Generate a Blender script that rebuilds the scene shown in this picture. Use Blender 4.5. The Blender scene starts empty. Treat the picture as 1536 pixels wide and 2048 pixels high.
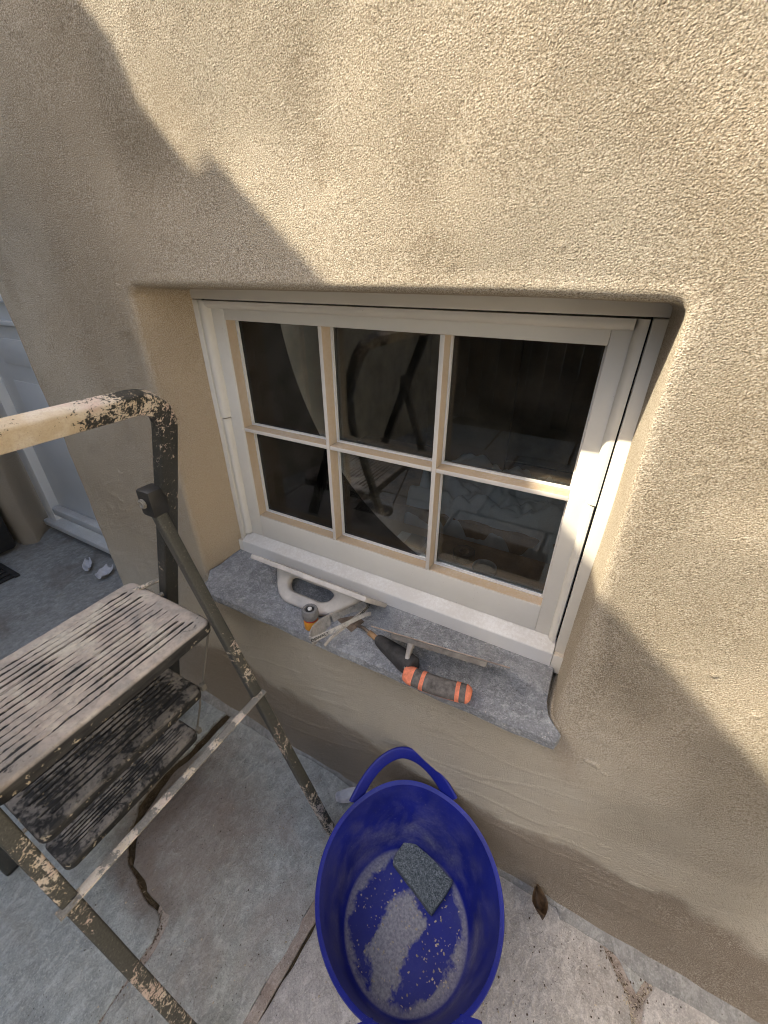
import bpy, bmesh, math, random
import numpy as np
from mathutils import Vector, Matrix

random.seed(7)
rng = np.random.default_rng(11)
SC = bpy.context.scene
COL = SC.collection

# ------------------------------------------------------------------ camera
CAMZ = 1.3925
YAW, PITCH = -0.49821, 0.52831
fw = Vector((math.sin(YAW) * math.cos(PITCH), math.cos(YAW) * math.cos(PITCH), -math.sin(PITCH)))
rt = Vector((math.cos(YAW), -math.sin(YAW), 0))
up = rt.cross(fw)
cam = bpy.data.cameras.new('camera')
cam.sensor_fit = 'HORIZONTAL'
cam.sensor_width = 36.0
cam.lens = 36.0 * 825.64 / 1536.0
cam.clip_start = 0.01
cam.clip_end = 500
camo = bpy.data.objects.new('camera', cam)
COL.objects.link(camo)
mw = Matrix((rt, up, -fw)).transposed().to_4x4()
mw.translation = (0, 0, CAMZ)
camo.matrix_world = mw
SC.camera = camo

# ------------------------------------------------------------------ sky, sun, exposure
SUN = Vector((1.62, 1.0, -1.67)).normalized()          # direction the light travels
SUN_EL = math.asin(-SUN.z)
w = bpy.data.worlds.new('World')
SC.world = w
w.use_nodes = True
wn = w.node_tree
sky = wn.nodes.new('ShaderNodeTexSky')
sky.sky_type = 'NISHITA'
sky.sun_disc = False
sky.sun_elevation = SUN_EL
sky.sun_rotation = math.atan2(-SUN.x, -SUN.y)
sky.air_density = 1.0
sky.dust_density = 4.0
sky.ozone_density = 0.3
wn.links.new(sky.outputs[0], wn.nodes['Background'].inputs['Color'])
wn.nodes['Background'].inputs['Strength'].default_value = 0.15
sl = bpy.data.lights.new('sun', 'SUN')
sl.energy = 3.7
sl.angle = math.radians(0.53)
sl.color = (1.0, 0.895, 0.70)
so = bpy.data.objects.new('sun', sl)
COL.objects.link(so)
so.rotation_euler = SUN.to_track_quat('-Z', 'Y').to_euler()
so.location = (-5, -4, 8)
SC.view_settings.view_transform = 'Standard'
SC.view_settings.look = 'None'
SC.view_settings.gamma = 1.0
SC.view_settings.exposure = 1.47
SC.cycles.max_bounces = 7
SC.cycles.diffuse_bounces = 3
SC.cycles.transparent_max_bounces = 16
SC.cycles.pixel_filter_type = 'BLACKMAN_HARRIS'
SC.cycles.filter_width = 1.0

# ------------------------------------------------------------------ numpy noise
_T = rng.random((256, 256))
def vnoise(x, y, seed=0):
    x = x + seed * 17.37; y = y + seed * 41.71
    ix = np.floor(x).astype(int); iy = np.floor(y).astype(int)
    fx = x - ix; fy = y - iy
    fx = fx * fx * fx * (fx * (fx * 6 - 15) + 10); fy = fy * fy * fy * (fy * (fy * 6 - 15) + 10)
    a = _T[ix & 255, iy & 255]; b = _T[(ix + 1) & 255, iy & 255]
    c = _T[ix & 255, (iy + 1) & 255]; d = _T[(ix + 1) & 255, (iy + 1) & 255]
    return (a * (1 - fx) + b * fx) * (1 - fy) + (c * (1 - fx) + d * fx) * fy - 0.5
def fbm(x, y, octv=4, seed=0):
    s = 0; amp = 1.0
    for i in range(octv):
        s = s + amp * vnoise(x * 2 ** i + y * 0.31 * i, y * 2 ** i - x * 0.27 * i, seed + i * 3)
        amp *= 0.5
    return s

# ------------------------------------------------------------------ material helpers
MATS = {}
class NT:
    def __init__(s, name):
        s.m = bpy.data.materials.new(name); s.m.use_nodes = True
        s.t = s.m.node_tree
        s.b = s.t.nodes['Principled BSDF']; s.out = s.t.nodes['Material Output']
        MATS[name] = s.m
    def n(s, typ, **kw):
        nd = s.t.nodes.new('ShaderNode' + typ)
        for k, v in kw.items():
            if hasattr(nd, k) and k not in ('Scale',): setattr(nd, k, v)
            else: s.set(nd, k, v)
        return nd
    def set(s, nd, key, v):
        k = key.replace('_', ' ')
        inp = nd.inputs[k] if k in nd.inputs else nd.inputs[int(key[1:])]
        if hasattr(v, 'is_linked') or isinstance(v, bpy.types.NodeSocket): s.t.links.new(v, inp)
        else: inp.default_value = v
    def link(s, a, b): s.t.links.new(a, b)
    def pos(s):
        if not hasattr(s, '_p'): s._p = s.n('NewGeometry').outputs['Position']
        return s._p
    def obj(s):
        if not hasattr(s, '_o'): s._o = s.n('TexCoord').outputs['Object']
        return s._o
    def noise(s, scale, detail=4, rough=0.55, vec=None, dist=0.0):
        nd = s.n('TexNoise'); s.set(nd, 'Scale', scale); s.set(nd, 'Detail', detail); s.set(nd, 'Roughness', rough); s.set(nd, 'Distortion', dist)
        s.link(vec if vec is not None else s.pos(), nd.inputs['Vector'])
        return nd.outputs['Fac']
    def voro(s, scale, vec=None, out='Distance', feature='F1'):
        nd = s.n('TexVoronoi'); nd.feature = feature; s.set(nd, 'Scale', scale)
        s.link(vec if vec is not None else s.pos(), nd.inputs['Vector'])
        return nd.outputs[out]
    def ramp(s, fac, *stops):
        nd = s.n('ValToRGB'); e = nd.color_ramp.elements
        while len(e) < len(stops): e.new(0.5)
        for el, (p, c) in zip(e, stops):
            el.position = p
            if not hasattr(c, '__len__'): c = (c, c, c)
            el.color = (*c, 1)
        s.link(fac, nd.inputs['Fac'])
        return nd.outputs['Color']
    def mr(s, v, a, b, c=0.0, d=1.0):
        nd = s.n('MapRange'); s.link(v, nd.inputs[0])
        for i, q in enumerate((a, b, c, d)): nd.inputs[i + 1].default_value = q
        return nd.outputs[0]
    def mix(s, fac, a, b, mode='MIX'):
        nd = s.n('Mix'); nd.data_type = 'RGBA'; nd.blend_type = mode
        for i, v in ((0, fac), (6, a), (7, b)):
            if isinstance(v, bpy.types.NodeSocket): s.link(v, nd.inputs[i])
            elif i == 0: nd.inputs[0].default_value = v
            else: nd.inputs[i].default_value = (*v, 1)
        return nd.outputs[2]
    def math(s, op, a, b=0.0, clamp=False):
        nd = s.n('Math'); nd.operation = op; nd.use_clamp = clamp
        for i, v in enumerate((a, b)):
            if isinstance(v, bpy.types.NodeSocket): s.link(v, nd.inputs[i])
            else: nd.inputs[i].default_value = v
        return nd.outputs[0]
    def sep(s, v):
        nd = s.n('SeparateXYZ'); s.link(v, nd.inputs[0]); return nd.outputs
    def attr(s, name):
        return s.n('Attribute', attribute_name=name).outputs['Fac']
    def bump(s, h, strength=0.5, dist=0.002, prev=None):
        nd = s.n('Bump'); nd.inputs['Strength'].default_value = strength; nd.inputs['Distance'].default_value = dist
        s.link(h, nd.inputs['Height'])
        if prev is not None: s.link(prev, nd.inputs['Normal'])
        return nd.outputs[0]
    def fin(s, color, rough=0.8, normal=None, metal=0.0, spec=0.5):
        for k, v in (('Base Color', color), ('Roughness', rough), ('Metallic', metal), ('Specular IOR Level', spec)):
            if isinstance(v, bpy.types.NodeSocket): s.link(v, s.b.inputs[k])
            elif hasattr(v, '__len__'): s.b.inputs[k].default_value = (*v, 1)
            else: s.b.inputs[k].default_value = v
        if normal is not None: s.link(normal, s.b.inputs['Normal'])
        return s.m

# ---- render on the wall
def mat_render():
    t = NT('lime_render')
    tone = t.n('Attribute', attribute_name='tone').outputs['Color']
    g = t.attr('grain')
    fine = t.noise(520, 2, 0.6)
    c = t.mix(t.mr(fine, 0.50, 0.62, 0, 0.62), tone, (0.66, 0.60, 0.50))
    c = t.mix(t.mr(fine, 0.47, 0.34, 0, 0.70), c, (0.17, 0.135, 0.10))
    vd = t.voro(88); pick = t.noise(29, 1)
    dot = t.mr(vd, 0.13, 0.07)
    c = t.mix(t.math('MULTIPLY', dot, t.mr(pick, 0.58, 0.63, 0, 0.7)), c, (0.68, 0.63, 0.54))
    c = t.mix(t.math('MULTIPLY', dot, t.mr(pick, 0.42, 0.37, 0, 0.7)), c, (0.14, 0.105, 0.075))
    vo = t.n('TexVoronoi'); vo.inputs['Scale'].default_value = 430
    t.link(t.pos(), vo.inputs['Vector'])
    h = t.math('ADD', t.math('MULTIPLY', vo.outputs['Distance'], -0.8), t.math('MULTIPLY', t.noise(560, 3, 0.6), 2.1))
    nb = t.n('Bump'); nb.inputs['Distance'].default_value = 0.0040
    t.link(h, nb.inputs['Height']); t.link(t.mr(g, 0.0, 1.0, 0.35, 1.0), nb.inputs['Strength'])
    return t.fin(c, 0.95, nb.outputs[0], spec=0.12)
mat_render()

def mat_stone(name, c0, c1, c2, stain=0.0, tint=(0.20, 0.15, 0.11), stretch=True, dirt=None, bstr=0.6):
    t = NT(name)
    a = t.noise(3.5, 4, 0.6); b = t.noise(26, 5, 0.65); f = t.noise(260, 3, 0.7)
    c = t.ramp(a, (0.28, c0), (0.5, c1), (0.72, c2))
    c = t.mix(t.mr(b, 0.38, 0.7, 0, 0.75), c, tuple(x * 0.60 for x in c1))
    if stretch:
        mp = t.n('Mapping'); t.link(t.pos(), mp.inputs['Vector']); mp.inputs['Scale'].default_value = (1.5, 0.9, 1); mp.inputs['Rotation'].default_value = (0, 0, 0.7)
        gr = t.noise(38, 5, 0.7, mp.outputs[0], 0.6)
    else:
        gr = t.noise(75, 5, 0.75, None, 0.4)
    c = t.mix(t.mr(gr, 0.48, 0.72, 0, 0.65), c, tuple(min(1, x * 1.45) for x in c2))
    c = t.mix(t.mr(f, 0.52, 0.72, 0, 0.55), c, tuple(min(1, x * 1.5) for x in c2))
    c = t.mix(t.mr(f, 0.42, 0.30, 0, 0.5), c, tuple(x * 0.45 for x in c0))
    if stain:
        s = t.mr(t.noise(4.6, 4, 0.62, None, 0.8), 0.50, 0.66)
        c = t.mix(t.math('MULTIPLY', s, stain), c, tint)
    if dirt:
        xy = t.sep(t.pos()); wob = t.math('MULTIPLY', t.math('SUBTRACT', t.noise(9, 5, 0.65), 0.5), 1.9); tot = None
        for (dx_, dy_, rx_, ry_) in dirt:
            q1 = t.math('DIVIDE', t.math('SUBTRACT', xy[0], dx_), rx_); q2 = t.math('DIVIDE', t.math('SUBTRACT', xy[1], dy_), ry_)
            e_ = t.math('ADD', t.math('ADD', t.math('MULTIPLY', q1, q1), t.math('MULTIPLY', q2, q2)), wob)
            m_ = t.mr(e_, 1.35, 0.25); tot = m_ if tot is None else t.math('MAXIMUM', tot, m_)
        c = t.mix(t.math('MULTIPLY', tot, 0.6), c, (0.16, 0.12, 0.088))
        q1 = t.math('DIVIDE', t.math('SUBTRACT', xy[0], -.76), .22); q2 = t.math('DIVIDE', t.math('SUBTRACT', xy[1], .24), .20)
        e_ = t.math('ADD', t.math('ADD', t.math('MULTIPLY', q1, q1), t.math('MULTIPLY', q2, q2)), wob)
        c = t.mix(t.mr(e_, 1.3, 0.2, 0, 0.55), c, (0.27, 0.195, 0.15))
    vd = t.voro(115); pk = t.noise(15, 1)
    dot = t.mr(vd, 0.17, 0.09)
    c = t.mix(t.math('MULTIPLY', dot, t.mr(pk, 0.53, 0.58, 0, 0.75)), c, (0.085, 0.065, 0.052))
    c = t.mix(t.math('MULTIPLY', dot, t.mr(pk, 0.44, 0.39, 0, 0.75)), c, (0.70, 0.66, 0.58))
    h = t.math('ADD', t.math('MULTIPLY', b, 1.2), t.math('ADD', t.math('MULTIPLY', f, 0.3), gr))
    return t.fin(c, 0.85, t.bump(h, bstr, 0.009), spec=0.3)
JD = [(-.90, .24, .085, .16), (-.82, .10, .11, .06), (-.70, .075, .07, .05)]
mat_stone('flag_grey', (0.40, 0.405, 0.37), (0.47, 0.475, 0.435), (0.535, 0.54, 0.50), 0.45, (0.36, 0.285, 0.235), True, JD)
mat_stone('flag_blue', (0.34, 0.365, 0.35), (0.40, 0.425, 0.41), (0.47, 0.492, 0.475), 0.25, (0.30, 0.26, 0.215), True, JD)
mat_stone('flag_warm', (0.46, 0.42, 0.37), (0.54, 0.50, 0.45), (0.61, 0.57, 0.52), 0.25, (0.36, 0.29, 0.235))
mat_stone('flag_dark', (0.30, 0.295, 0.27), (0.35, 0.345, 0.32), (0.40, 0.395, 0.37), 0.4, (0.17, 0.135, 0.10))
mat_stone('slate', (0.18, 0.187, 0.197), (0.26, 0.267, 0.277), (0.40, 0.405, 0.41), 0.35, (0.42, 0.41, 0.39), False, None, 0.8)
mat_stone('mortar_grey', (0.28, 0.272, 0.25), (0.33, 0.32, 0.295), (0.38, 0.37, 0.345), 0.2, (0.30, 0.25, 0.2))
mat_stone('joint_sand', (0.34, 0.28, 0.225), (0.42, 0.355, 0.295), (0.48, 0.42, 0.36), 0.3, (0.38, 0.22, 0.15))
def mat_soil():
    t = NT('joint_soil')
    a = t.noise(30, 5); f = t.noise(300, 4, 0.7)
    c = t.ramp(a, (0.3, (0.06, 0.042, 0.025)), (0.55, (0.11, 0.08, 0.045)), (0.75, (0.17, 0.13, 0.08)))
    c = t.mix(t.mr(f, 0.55, 0.7), c, (0.24, 0.19, 0.11))
    t.fin(c, 0.95, t.bump(t.math('ADD', a, f), 0.9, 0.006), spec=0.15)
mat_soil()

def mat_paint(name, col, dirt=0.5, dirtcol=(0.36, 0.27, 0.17), rough=0.5, side=0.0):
    t = NT(name)
    a = t.noise(7, 4); f = t.noise(130, 4, 0.7); fb = t.noise(420, 2)
    nz = t.sep(t.n('NewGeometry').outputs['Normal'])[2]
    c = t.mix(t.mr(a, 0.3, 0.7, 0, 0.5), col, tuple(x * 0.9 for x in col))
    up_ = t.mr(nz, 0.35, 0.9)                                   # render dust lies on what faces up
    d = t.math('MULTIPLY', t.math('ADD', t.math('MULTIPLY', up_, 1.0), 0.05), t.mr(t.math('ADD', f, a), 0.75, 1.1))
    c = t.mix(t.math('MULTIPLY', d, dirt), c, dirtcol)
    if side:
        ny = t.math('ABSOLUTE', t.sep(t.n('NewGeometry').outputs['Normal'])[1])
        c = t.mix(t.math('MULTIPLY', t.mr(ny, 0.6, 0.2), t.mr(t.math('ADD', f, a), 0.55, 1.1, side * 0.6, side)), c, (0.56, 0.42, 0.27))
    sp = t.math('MULTIPLY', t.mr(t.voro(130), 0.09, 0.05), t.mr(t.noise(19, 2), 0.6, 0.65))
    c = t.mix(t.math('MULTIPLY', sp, 0.8), c, (0.16, 0.12, 0.08))
    t.fin(c, rough, t.bump(t.math('ADD', fb, f), 0.12, 0.001), spec=0.4)
PAINT = (0.72, 0.69, 0.618)
mat_paint('window_paint', PAINT, 0.55)
mat_paint('bar_paint', (0.70, 0.66, 0.60), 0.9, (0.46, 0.34, 0.21), side=0.85)
mat_paint('door_paint', (0.85, 0.86, 0.85), 0.2)
mat_paint('pale_sill_paint', (0.76, 0.75, 0.72), 0.45, (0.50, 0.46, 0.40))

def mat_simple(name, col, rough=0.6, metal=0.0, var=0.25, scale=30, spec=0.5, bump=0.15):
    t = NT(name)
    a = t.noise(scale, 4, 0.6)
    c = t.mix(t.mr(a, 0.3, 0.7), tuple(x * (1 - var) for x in col), tuple(min(1, x * (1 + var)) for x in col))
    return t.fin(c, rough, t.bump(t.noise(scale * 8, 3), bump, 0.001), metal, spec)

# ladder: dark enamel with dried render; attribute 'splat' says how much
def mat_ladder(name, base, rough=0.45):
    t = NT(name)
    a = t.noise(105, 5, 0.72, t.obj(), 0.8); b = t.noise(330, 4, 0.7, t.obj()); big = t.noise(16, 3, 0.55, t.obj())
    sp = t.attr('splat')
    v = t.math('ADD', t.math('ADD', t.math('MULTIPLY', a, 0.62), t.math('MULTIPLY', b, 0.34)), t.math('MULTIPLY', big, 0.44))
    thr = t.math('SUBTRACT', 0.945, t.math('MULTIPLY', sp, 0.46))
    m = t.mr(t.math('SUBTRACT', v, thr), -0.004, 0.012)
    c = t.mix(t.mr(b, 0.4, 0.7, 0, 0.7), base, tuple(x * 1.9 + 0.01 for x in base))
    scr = t.mr(t.noise(260, 2, 0.6, t.obj()), 0.66, 0.72)
    c = t.mix(t.math('MULTIPLY', scr, 0.5), c, (0.33, 0.30, 0.25))
    dust = t.ramp(big, (0.38, (0.64, 0.53, 0.37)), (0.5, (0.74, 0.66, 0.53)), (0.62, (0.68, 0.54, 0.45)))
    dust = t.mix(t.mr(b, 0.45, 0.7, 0, 0.5), dust, (0.50, 0.36, 0.26))
    c = t.mix(m, c, dust)
    r = t.mr(m, 0, 1, rough, 0.9)
    h = t.math('ADD', t.math('MULTIPLY', m, 1.0), t.math('MULTIPLY', b, 0.5))
    t.fin(c, r, t.bump(h, 0.5, 0.002), spec=0.4)
mat_ladder('ladder_enamel', (0.030, 0.030, 0.026))
mat_ladder('ladder_olive', (0.058, 0.056, 0.046))
mat_ladder('ladder_zinc', (0.20, 0.185, 0.155), 0.5)
def mat_tread(name, amt, dustc):
    t = NT(name)
    mp = t.n('Mapping'); t.link(t.pos(), mp.inputs['Vector']); mp.inputs['Scale'].default_value = (1, 0.22, 1)
    s1 = t.noise(60, 5, 0.65, mp.outputs[0]); s2 = t.noise(230, 4, 0.7, mp.outputs[0]); b = t.noise(11, 4, 0.6, None, 0.5); f = t.noise(90, 4, 0.65)
    gv = t.attr('groove')
    c = t.mix(t.mr(s1, 0.35, 0.7), (0.022, 0.022, 0.022), (0.07, 0.066, 0.06))
    v = t.math('ADD', t.math('MULTIPLY', s1, 0.20), t.math('ADD', t.math('MULTIPLY', b, 0.55), t.math('MULTIPLY', f, 0.42)))
    v = t.math('SUBTRACT', v, t.math('MULTIPLY', gv, 0.33))
    nz = t.mr(t.sep(t.n('NewGeometry').outputs['Normal'])[2], 0.3, 0.8)
    m = t.math('MULTIPLY', t.mr(v, 0.82 - amt, 0.90 - amt), nz)
    d = t.ramp(b, (0.36, dustc[0]), (0.5, dustc[1]), (0.64, dustc[2]))
    d = t.mix(t.mr(f, 0.45, 0.68, 0, 0.55), d, tuple(x * 0.55 for x in dustc[1]))
    c = t.mix(t.math('MULTIPLY', m, 0.92), c, d)
    fl = t.math('MULTIPLY', t.mr(t.noise(60, 5, 0.7), 0.60, 0.625), t.math('SUBTRACT', 1.15, nz, True))
    c = t.mix(fl, c, (0.55, 0.47, 0.33))
    t.fin(c, t.mr(m, 0, 1, 0.5, 0.9), t.bump(t.math('ADD', t.math('MULTIPLY', f, 0.8), t.math('ADD', s2, t.math('MULTIPLY', m, 0.6))), 0.6, 0.002), spec=0.3)
mat_tread('tread_dusty', 0.43, ((0.46, 0.41, 0.35), (0.62, 0.52, 0.43), (0.74, 0.66, 0.53)))
mat_tread('tread_grey', 0.27, ((0.23, 0.215, 0.19), (0.31, 0.28, 0.245), (0.40, 0.36, 0.31)))

def mat_tub():
    t = NT('tub_blue')
    a = t.noise(10, 4); f = t.noise(150, 4, 0.7)
    inner = t.attr('inner'); ob = t.sep(t.obj())
    c = t.mix(t.mr(a, 0.3, 0.7), (0.006, 0.012, 0.19), (0.009, 0.019, 0.29))
    # dried cement: film on the inside wall, patch and ring on the floor
    r = t.math('SQRT', t.math('ADD', t.math('MULTIPLY', ob[0], ob[0]), t.math('MULTIPLY', ob[1], ob[1])))
    n1 = t.noise(14, 8, 0.7, t.obj(), 0.6)
    fl = t.mr(ob[2], 0.022, 0.012)
    ring = t.math('MULTIPLY', t.mr(t.math('ADD', r, t.math('MULTIPLY', t.math('SUBTRACT', n1, 0.5), 0.09)), 0.125, 0.137), fl)
    px = t.math('ADD', ob[0], t.math('MULTIPLY', t.math('SUBTRACT', t.noise(9, 8, 0.68, t.obj()), 0.5), 0.14))
    py = t.math('ADD', ob[1], t.math('MULTIPLY', t.math('SUBTRACT', t.noise(8, 8, 0.68, t.obj(), 0.3), 0.5), 0.14))
    dx = t.math('DIVIDE', t.math('ADD', px, 0.012), 0.052); dy = t.math('DIVIDE', t.math('ADD', py, 0.045), 0.105)
    patch = t.math('MULTIPLY', t.mr(t.math('ADD', t.math('MULTIPLY', dx, dx), t.math('MULTIPLY', dy, dy)), 1.15, 0.80), fl)
    film = t.math('MULTIPLY', t.math('MULTIPLY', t.mr(t.noise(11, 4, 0.6, t.obj(), 0.4), 0.42, 0.75), t.math('MULTIPLY', t.mr(ob[2], 0.27, 0.06), t.mr(ob[2], 0.014, 0.045, 0.15, 1.0))), 0.42)
    m = t.math('MULTIPLY', t.math('MAXIMUM', t.math('MAXIMUM', t.math('MULTIPLY', ring, 0.85), t.math('MULTIPLY', patch, 0.9)), film), inner)
    m = t.math('MULTIPLY', m, t.mr(f, 0.2, 0.5, 0.85, 1.0))
    cem = t.mix(t.mr(f, 0.4, 0.65), (0.31, 0.30, 0.285), (0.50, 0.485, 0.46))
    c = t.mix(m, c, cem)
    scuff = t.mr(t.noise(330, 2, 0.6), 0.68, 0.72)
    c = t.mix(t.math('MULTIPLY', scuff, 0.5), c, (0.25, 0.25, 0.33))
    t.fin(c, t.mr(m, 0, 0.6, 0.50, 0.92), t.bump(t.math('ADD', m, t.math('MULTIPLY', f, 0.3)), 0.4, 0.0015), spec=0.5)
mat_tub()
def mat_pad():
    t = NT('scour_pad_grey')
    v = t.noise(210, 4, 0.75, None, 2.0); w2 = t.noise(90, 3, 0.6, None, 2.5)
    c = t.ramp(v, (0.38, (0.05, 0.068, 0.068)), (0.50, (0.16, 0.19, 0.185)), (0.62, (0.52, 0.55, 0.54)))
    c = t.mix(t.mr(w2, 0.55, 0.7, 0, 0.6), c, (0.42, 0.45, 0.44))
    t.fin(c, 0.95, t.bump(v, 1.0, 0.004), spec=0.1)
mat_pad()
def mat_glass():
    t = NT('pane_glass')
    t.t.nodes.remove(t.b)
    tr = t.n('BsdfTransparent'); tr.inputs['Color'].default_value = (0.86, 0.88, 0.86, 1)
    gl = t.n('BsdfGlossy'); gl.inputs['Roughness'].default_value = 0.004; gl.inputs['Color'].default_value = (1, 1, 1, 1)
    df = t.n('BsdfDiffuse'); df.inputs['Color'].default_value = (0.45, 0.40, 0.33, 1)
    fr = t.n('Fresnel'); fr.inputs['IOR'].default_value = 1.5
    mx = t.n('MixShader'); t.link(t.math('MULTIPLY', fr.outputs[0], 1.0, True), mx.inputs[0]); t.link(tr.outputs[0], mx.inputs[1]); t.link(gl.outputs[0], mx.inputs[2])
    dust = t.math('ADD', t.math('MULTIPLY', t.mr(t.noise(12, 5, 0.65), 0.40, 0.8), 0.04), t.math('MULTIPLY', t.math('MULTIPLY', t.mr(t.voro(85), 0.06, 0.03), t.mr(t.noise(20, 2), 0.55, 0.62)), 0.6))
    m2 = t.n('MixShader'); t.link(dust, m2.inputs[0]); t.link(mx.outputs[0], m2.inputs[1]); t.link(df.outputs[0], m2.inputs[2])
    t.link(m2.outputs[0], t.out.inputs['Surface'])
mat_glass()
def mat_clear():
    t = NT('clear_plastic')
    t.t.nodes.remove(t.b)
    tr = t.n('BsdfTransparent'); tr.inputs['Color'].default_value = (0.93, 0.93, 0.92, 1)
    gl = t.n('BsdfGlossy'); gl.inputs['Roughness'].default_value = 0.12
    df = t.n('BsdfDiffuse'); df.inputs['Color'].default_value = (0.60, 0.56, 0.50, 1)
    fr = t.n('LayerWeight'); fr.inputs['Blend'].default_value = 0.35
    mx = t.n('MixShader'); t.link(t.math('MULTIPLY', fr.outputs['Facing'], 0.5, True), mx.inputs[0]); t.link(tr.outputs[0], mx.inputs[1]); t.link(gl.outputs[0], mx.inputs[2])
    m2 = t.n('MixShader'); t.link(t.mr(t.noise(50, 5, 0.7), 0.3, 0.75, 0.30, 0.70), m2.inputs[0]); t.link(mx.outputs[0], m2.inputs[1]); t.link(df.outputs[0], m2.inputs[2])
    t.link(m2.outputs[0], t.out.inputs['Surface'])
mat_clear()
mat_simple('float_white', (0.56, 0.52, 0.47), 0.75, 0, 0.18, 22)
mat_simple('trowel_steel', (0.22, 0.17, 0.13), 0.5, 0.55, 0.5, 40)
mat_simple('trowel_alloy', (0.36, 0.33, 0.30), 0.6, 0.3, 0.3, 50)
mat_simple('grip_black', (0.045, 0.043, 0.042), 0.75, 0, 0.5, 60)
mat_simple('grip_grey', (0.12, 0.108, 0.098), 0.85, 0, 0.5, 90)
mat_simple('grip_orange', (0.72, 0.22, 0.12), 0.8, 0, 0.25, 110)
mat_simple('connector_orange', (0.72, 0.30, 0.03), 0.45, 0, 0.15, 60)
mat_simple('connector_red', (0.55, 0.04, 0.03), 0.4)
mat_simple('connector_grey', (0.19, 0.185, 0.18), 0.6, 0, 0.25, 90)
mat_simple('plastic_white', (0.75, 0.74, 0.72), 0.5)
mat_simple('wood_raw', (0.36, 0.21, 0.10), 0.7, 0, 0.35, 60)
mat_simple('paper_white', (0.66, 0.65, 0.66), 0.9, 0, 0.1, 60)
mat_simple('leaf_brown', (0.11, 0.065, 0.03), 0.7, 0, 0.5, 90)
mat_simple('cloth_white', (0.62, 0.62, 0.62), 0.95, 0, 0.06, 20)
mat_simple('pine_board', (0.33, 0.19, 0.10), 0.7, 0, 0.3, 14)
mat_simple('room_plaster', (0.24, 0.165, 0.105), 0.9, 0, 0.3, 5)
mat_simple('room_floor', (0.10, 0.06, 0.035), 0.8, 0, 0.3, 9)
mat_simple('black_plastic', (0.02, 0.02, 0.02), 0.45, 0, 0.3, 50)
mat_simple('rubber_seal', (0.012, 0.012, 0.012), 0.7)
mat_simple('cream_chip', (0.55, 0.47, 0.34), 0.9, 0, 0.3, 90)
mat_simple('soil_crumb', (0.13, 0.092, 0.055), 0.95, 0, 0.6, 60)
mat_simple('dark_chip', (0.09, 0.065, 0.045), 0.9, 0, 0.4, 90)
mat_simple('house_brick', (0.30, 0.17, 0.11), 0.9, 0, 0.35, 12)
mat_simple('house_mortar', (0.34, 0.30, 0.25), 0.95, 0, 0.2, 20)
mat_simple('fence_timber', (0.135, 0.105, 0.075), 0.85, 0, 0.35, 9)
mat_simple('roof_slate', (0.10, 0.10, 0.11), 0.8, 0, 0.3, 9)
mat_simple('neighbour_render', (0.43, 0.40, 0.33), 0.95, 0, 0.15, 6)
mat_simple('ink_black', (0.02, 0.02, 0.02), 0.6)
mat_simple('dark_iron', (0.025, 0.024, 0.023), 0.7, 0, 0.4, 40)

# ------------------------------------------------------------------ object helpers
def link(name, me, mat, parent=None, loc=None, smooth=False):
    if mat is not None and len(me.materials) == 0: me.materials.append(MATS[mat])
    if smooth:
        me.polygons.foreach_set('use_smooth', [True] * len(me.polygons))
    o = bpy.data.objects.new(name, me); COL.objects.link(o)
    if parent is not None: o.parent = parent
    if loc is not None: o.location = loc
    return o
def tag(o, label=None, cat=None, group=None, kind=None):
    if label: o['label'] = label
    if cat: o['category'] = cat
    if group: o['group'] = group
    if kind: o['kind'] = kind
    return o
def empty(name, loc=(0, 0, 0)):
    o = bpy.data.objects.new(name, None); COL.objects.link(o); o.location = loc; o.empty_display_size = 0.05
    return o
def bm_mesh(bm, name='m'):
    bm.normal_update()
    me = bpy.data.meshes.new(name); bm.to_mesh(me); bm.free(); return me
def shade_auto(me, ang=40):
    me.polygons.foreach_set('use_smooth', [True] * len(me.polygons))
    bm = bmesh.new(); bm.from_mesh(me)
    for e in bm.edges:
        if len(e.link_faces) == 2 and e.calc_face_angle(0) > math.radians(ang): e.smooth = False
    bm.to_mesh(me); bm.free(); return me
def box(name, x, y, z, mat, parent=None, bev=0.002, seg=2, off=None, wob=0.0):
    bm = bmesh.new(); bmesh.ops.create_cube(bm, size=1)
    for v in bm.verts:
        v.co = Vector((x[0] + (v.co.x + .5) * (x[1] - x[0]), y[0] + (v.co.y + .5) * (y[1] - y[0]), z[0] + (v.co.z + .5) * (z[1] - z[0])))
    if off is not None:
        for v in bm.verts: v.co -= Vector(off)
    if bev: bmesh.ops.bevel(bm, geom=bm.edges[:], offset=bev, segments=seg, profile=0.5, affect='EDGES')
    me = shade_auto(bm_mesh(bm, name), 30)
    return link(name, me, mat, parent, off if (off is not None and parent is None) else None)
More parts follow.
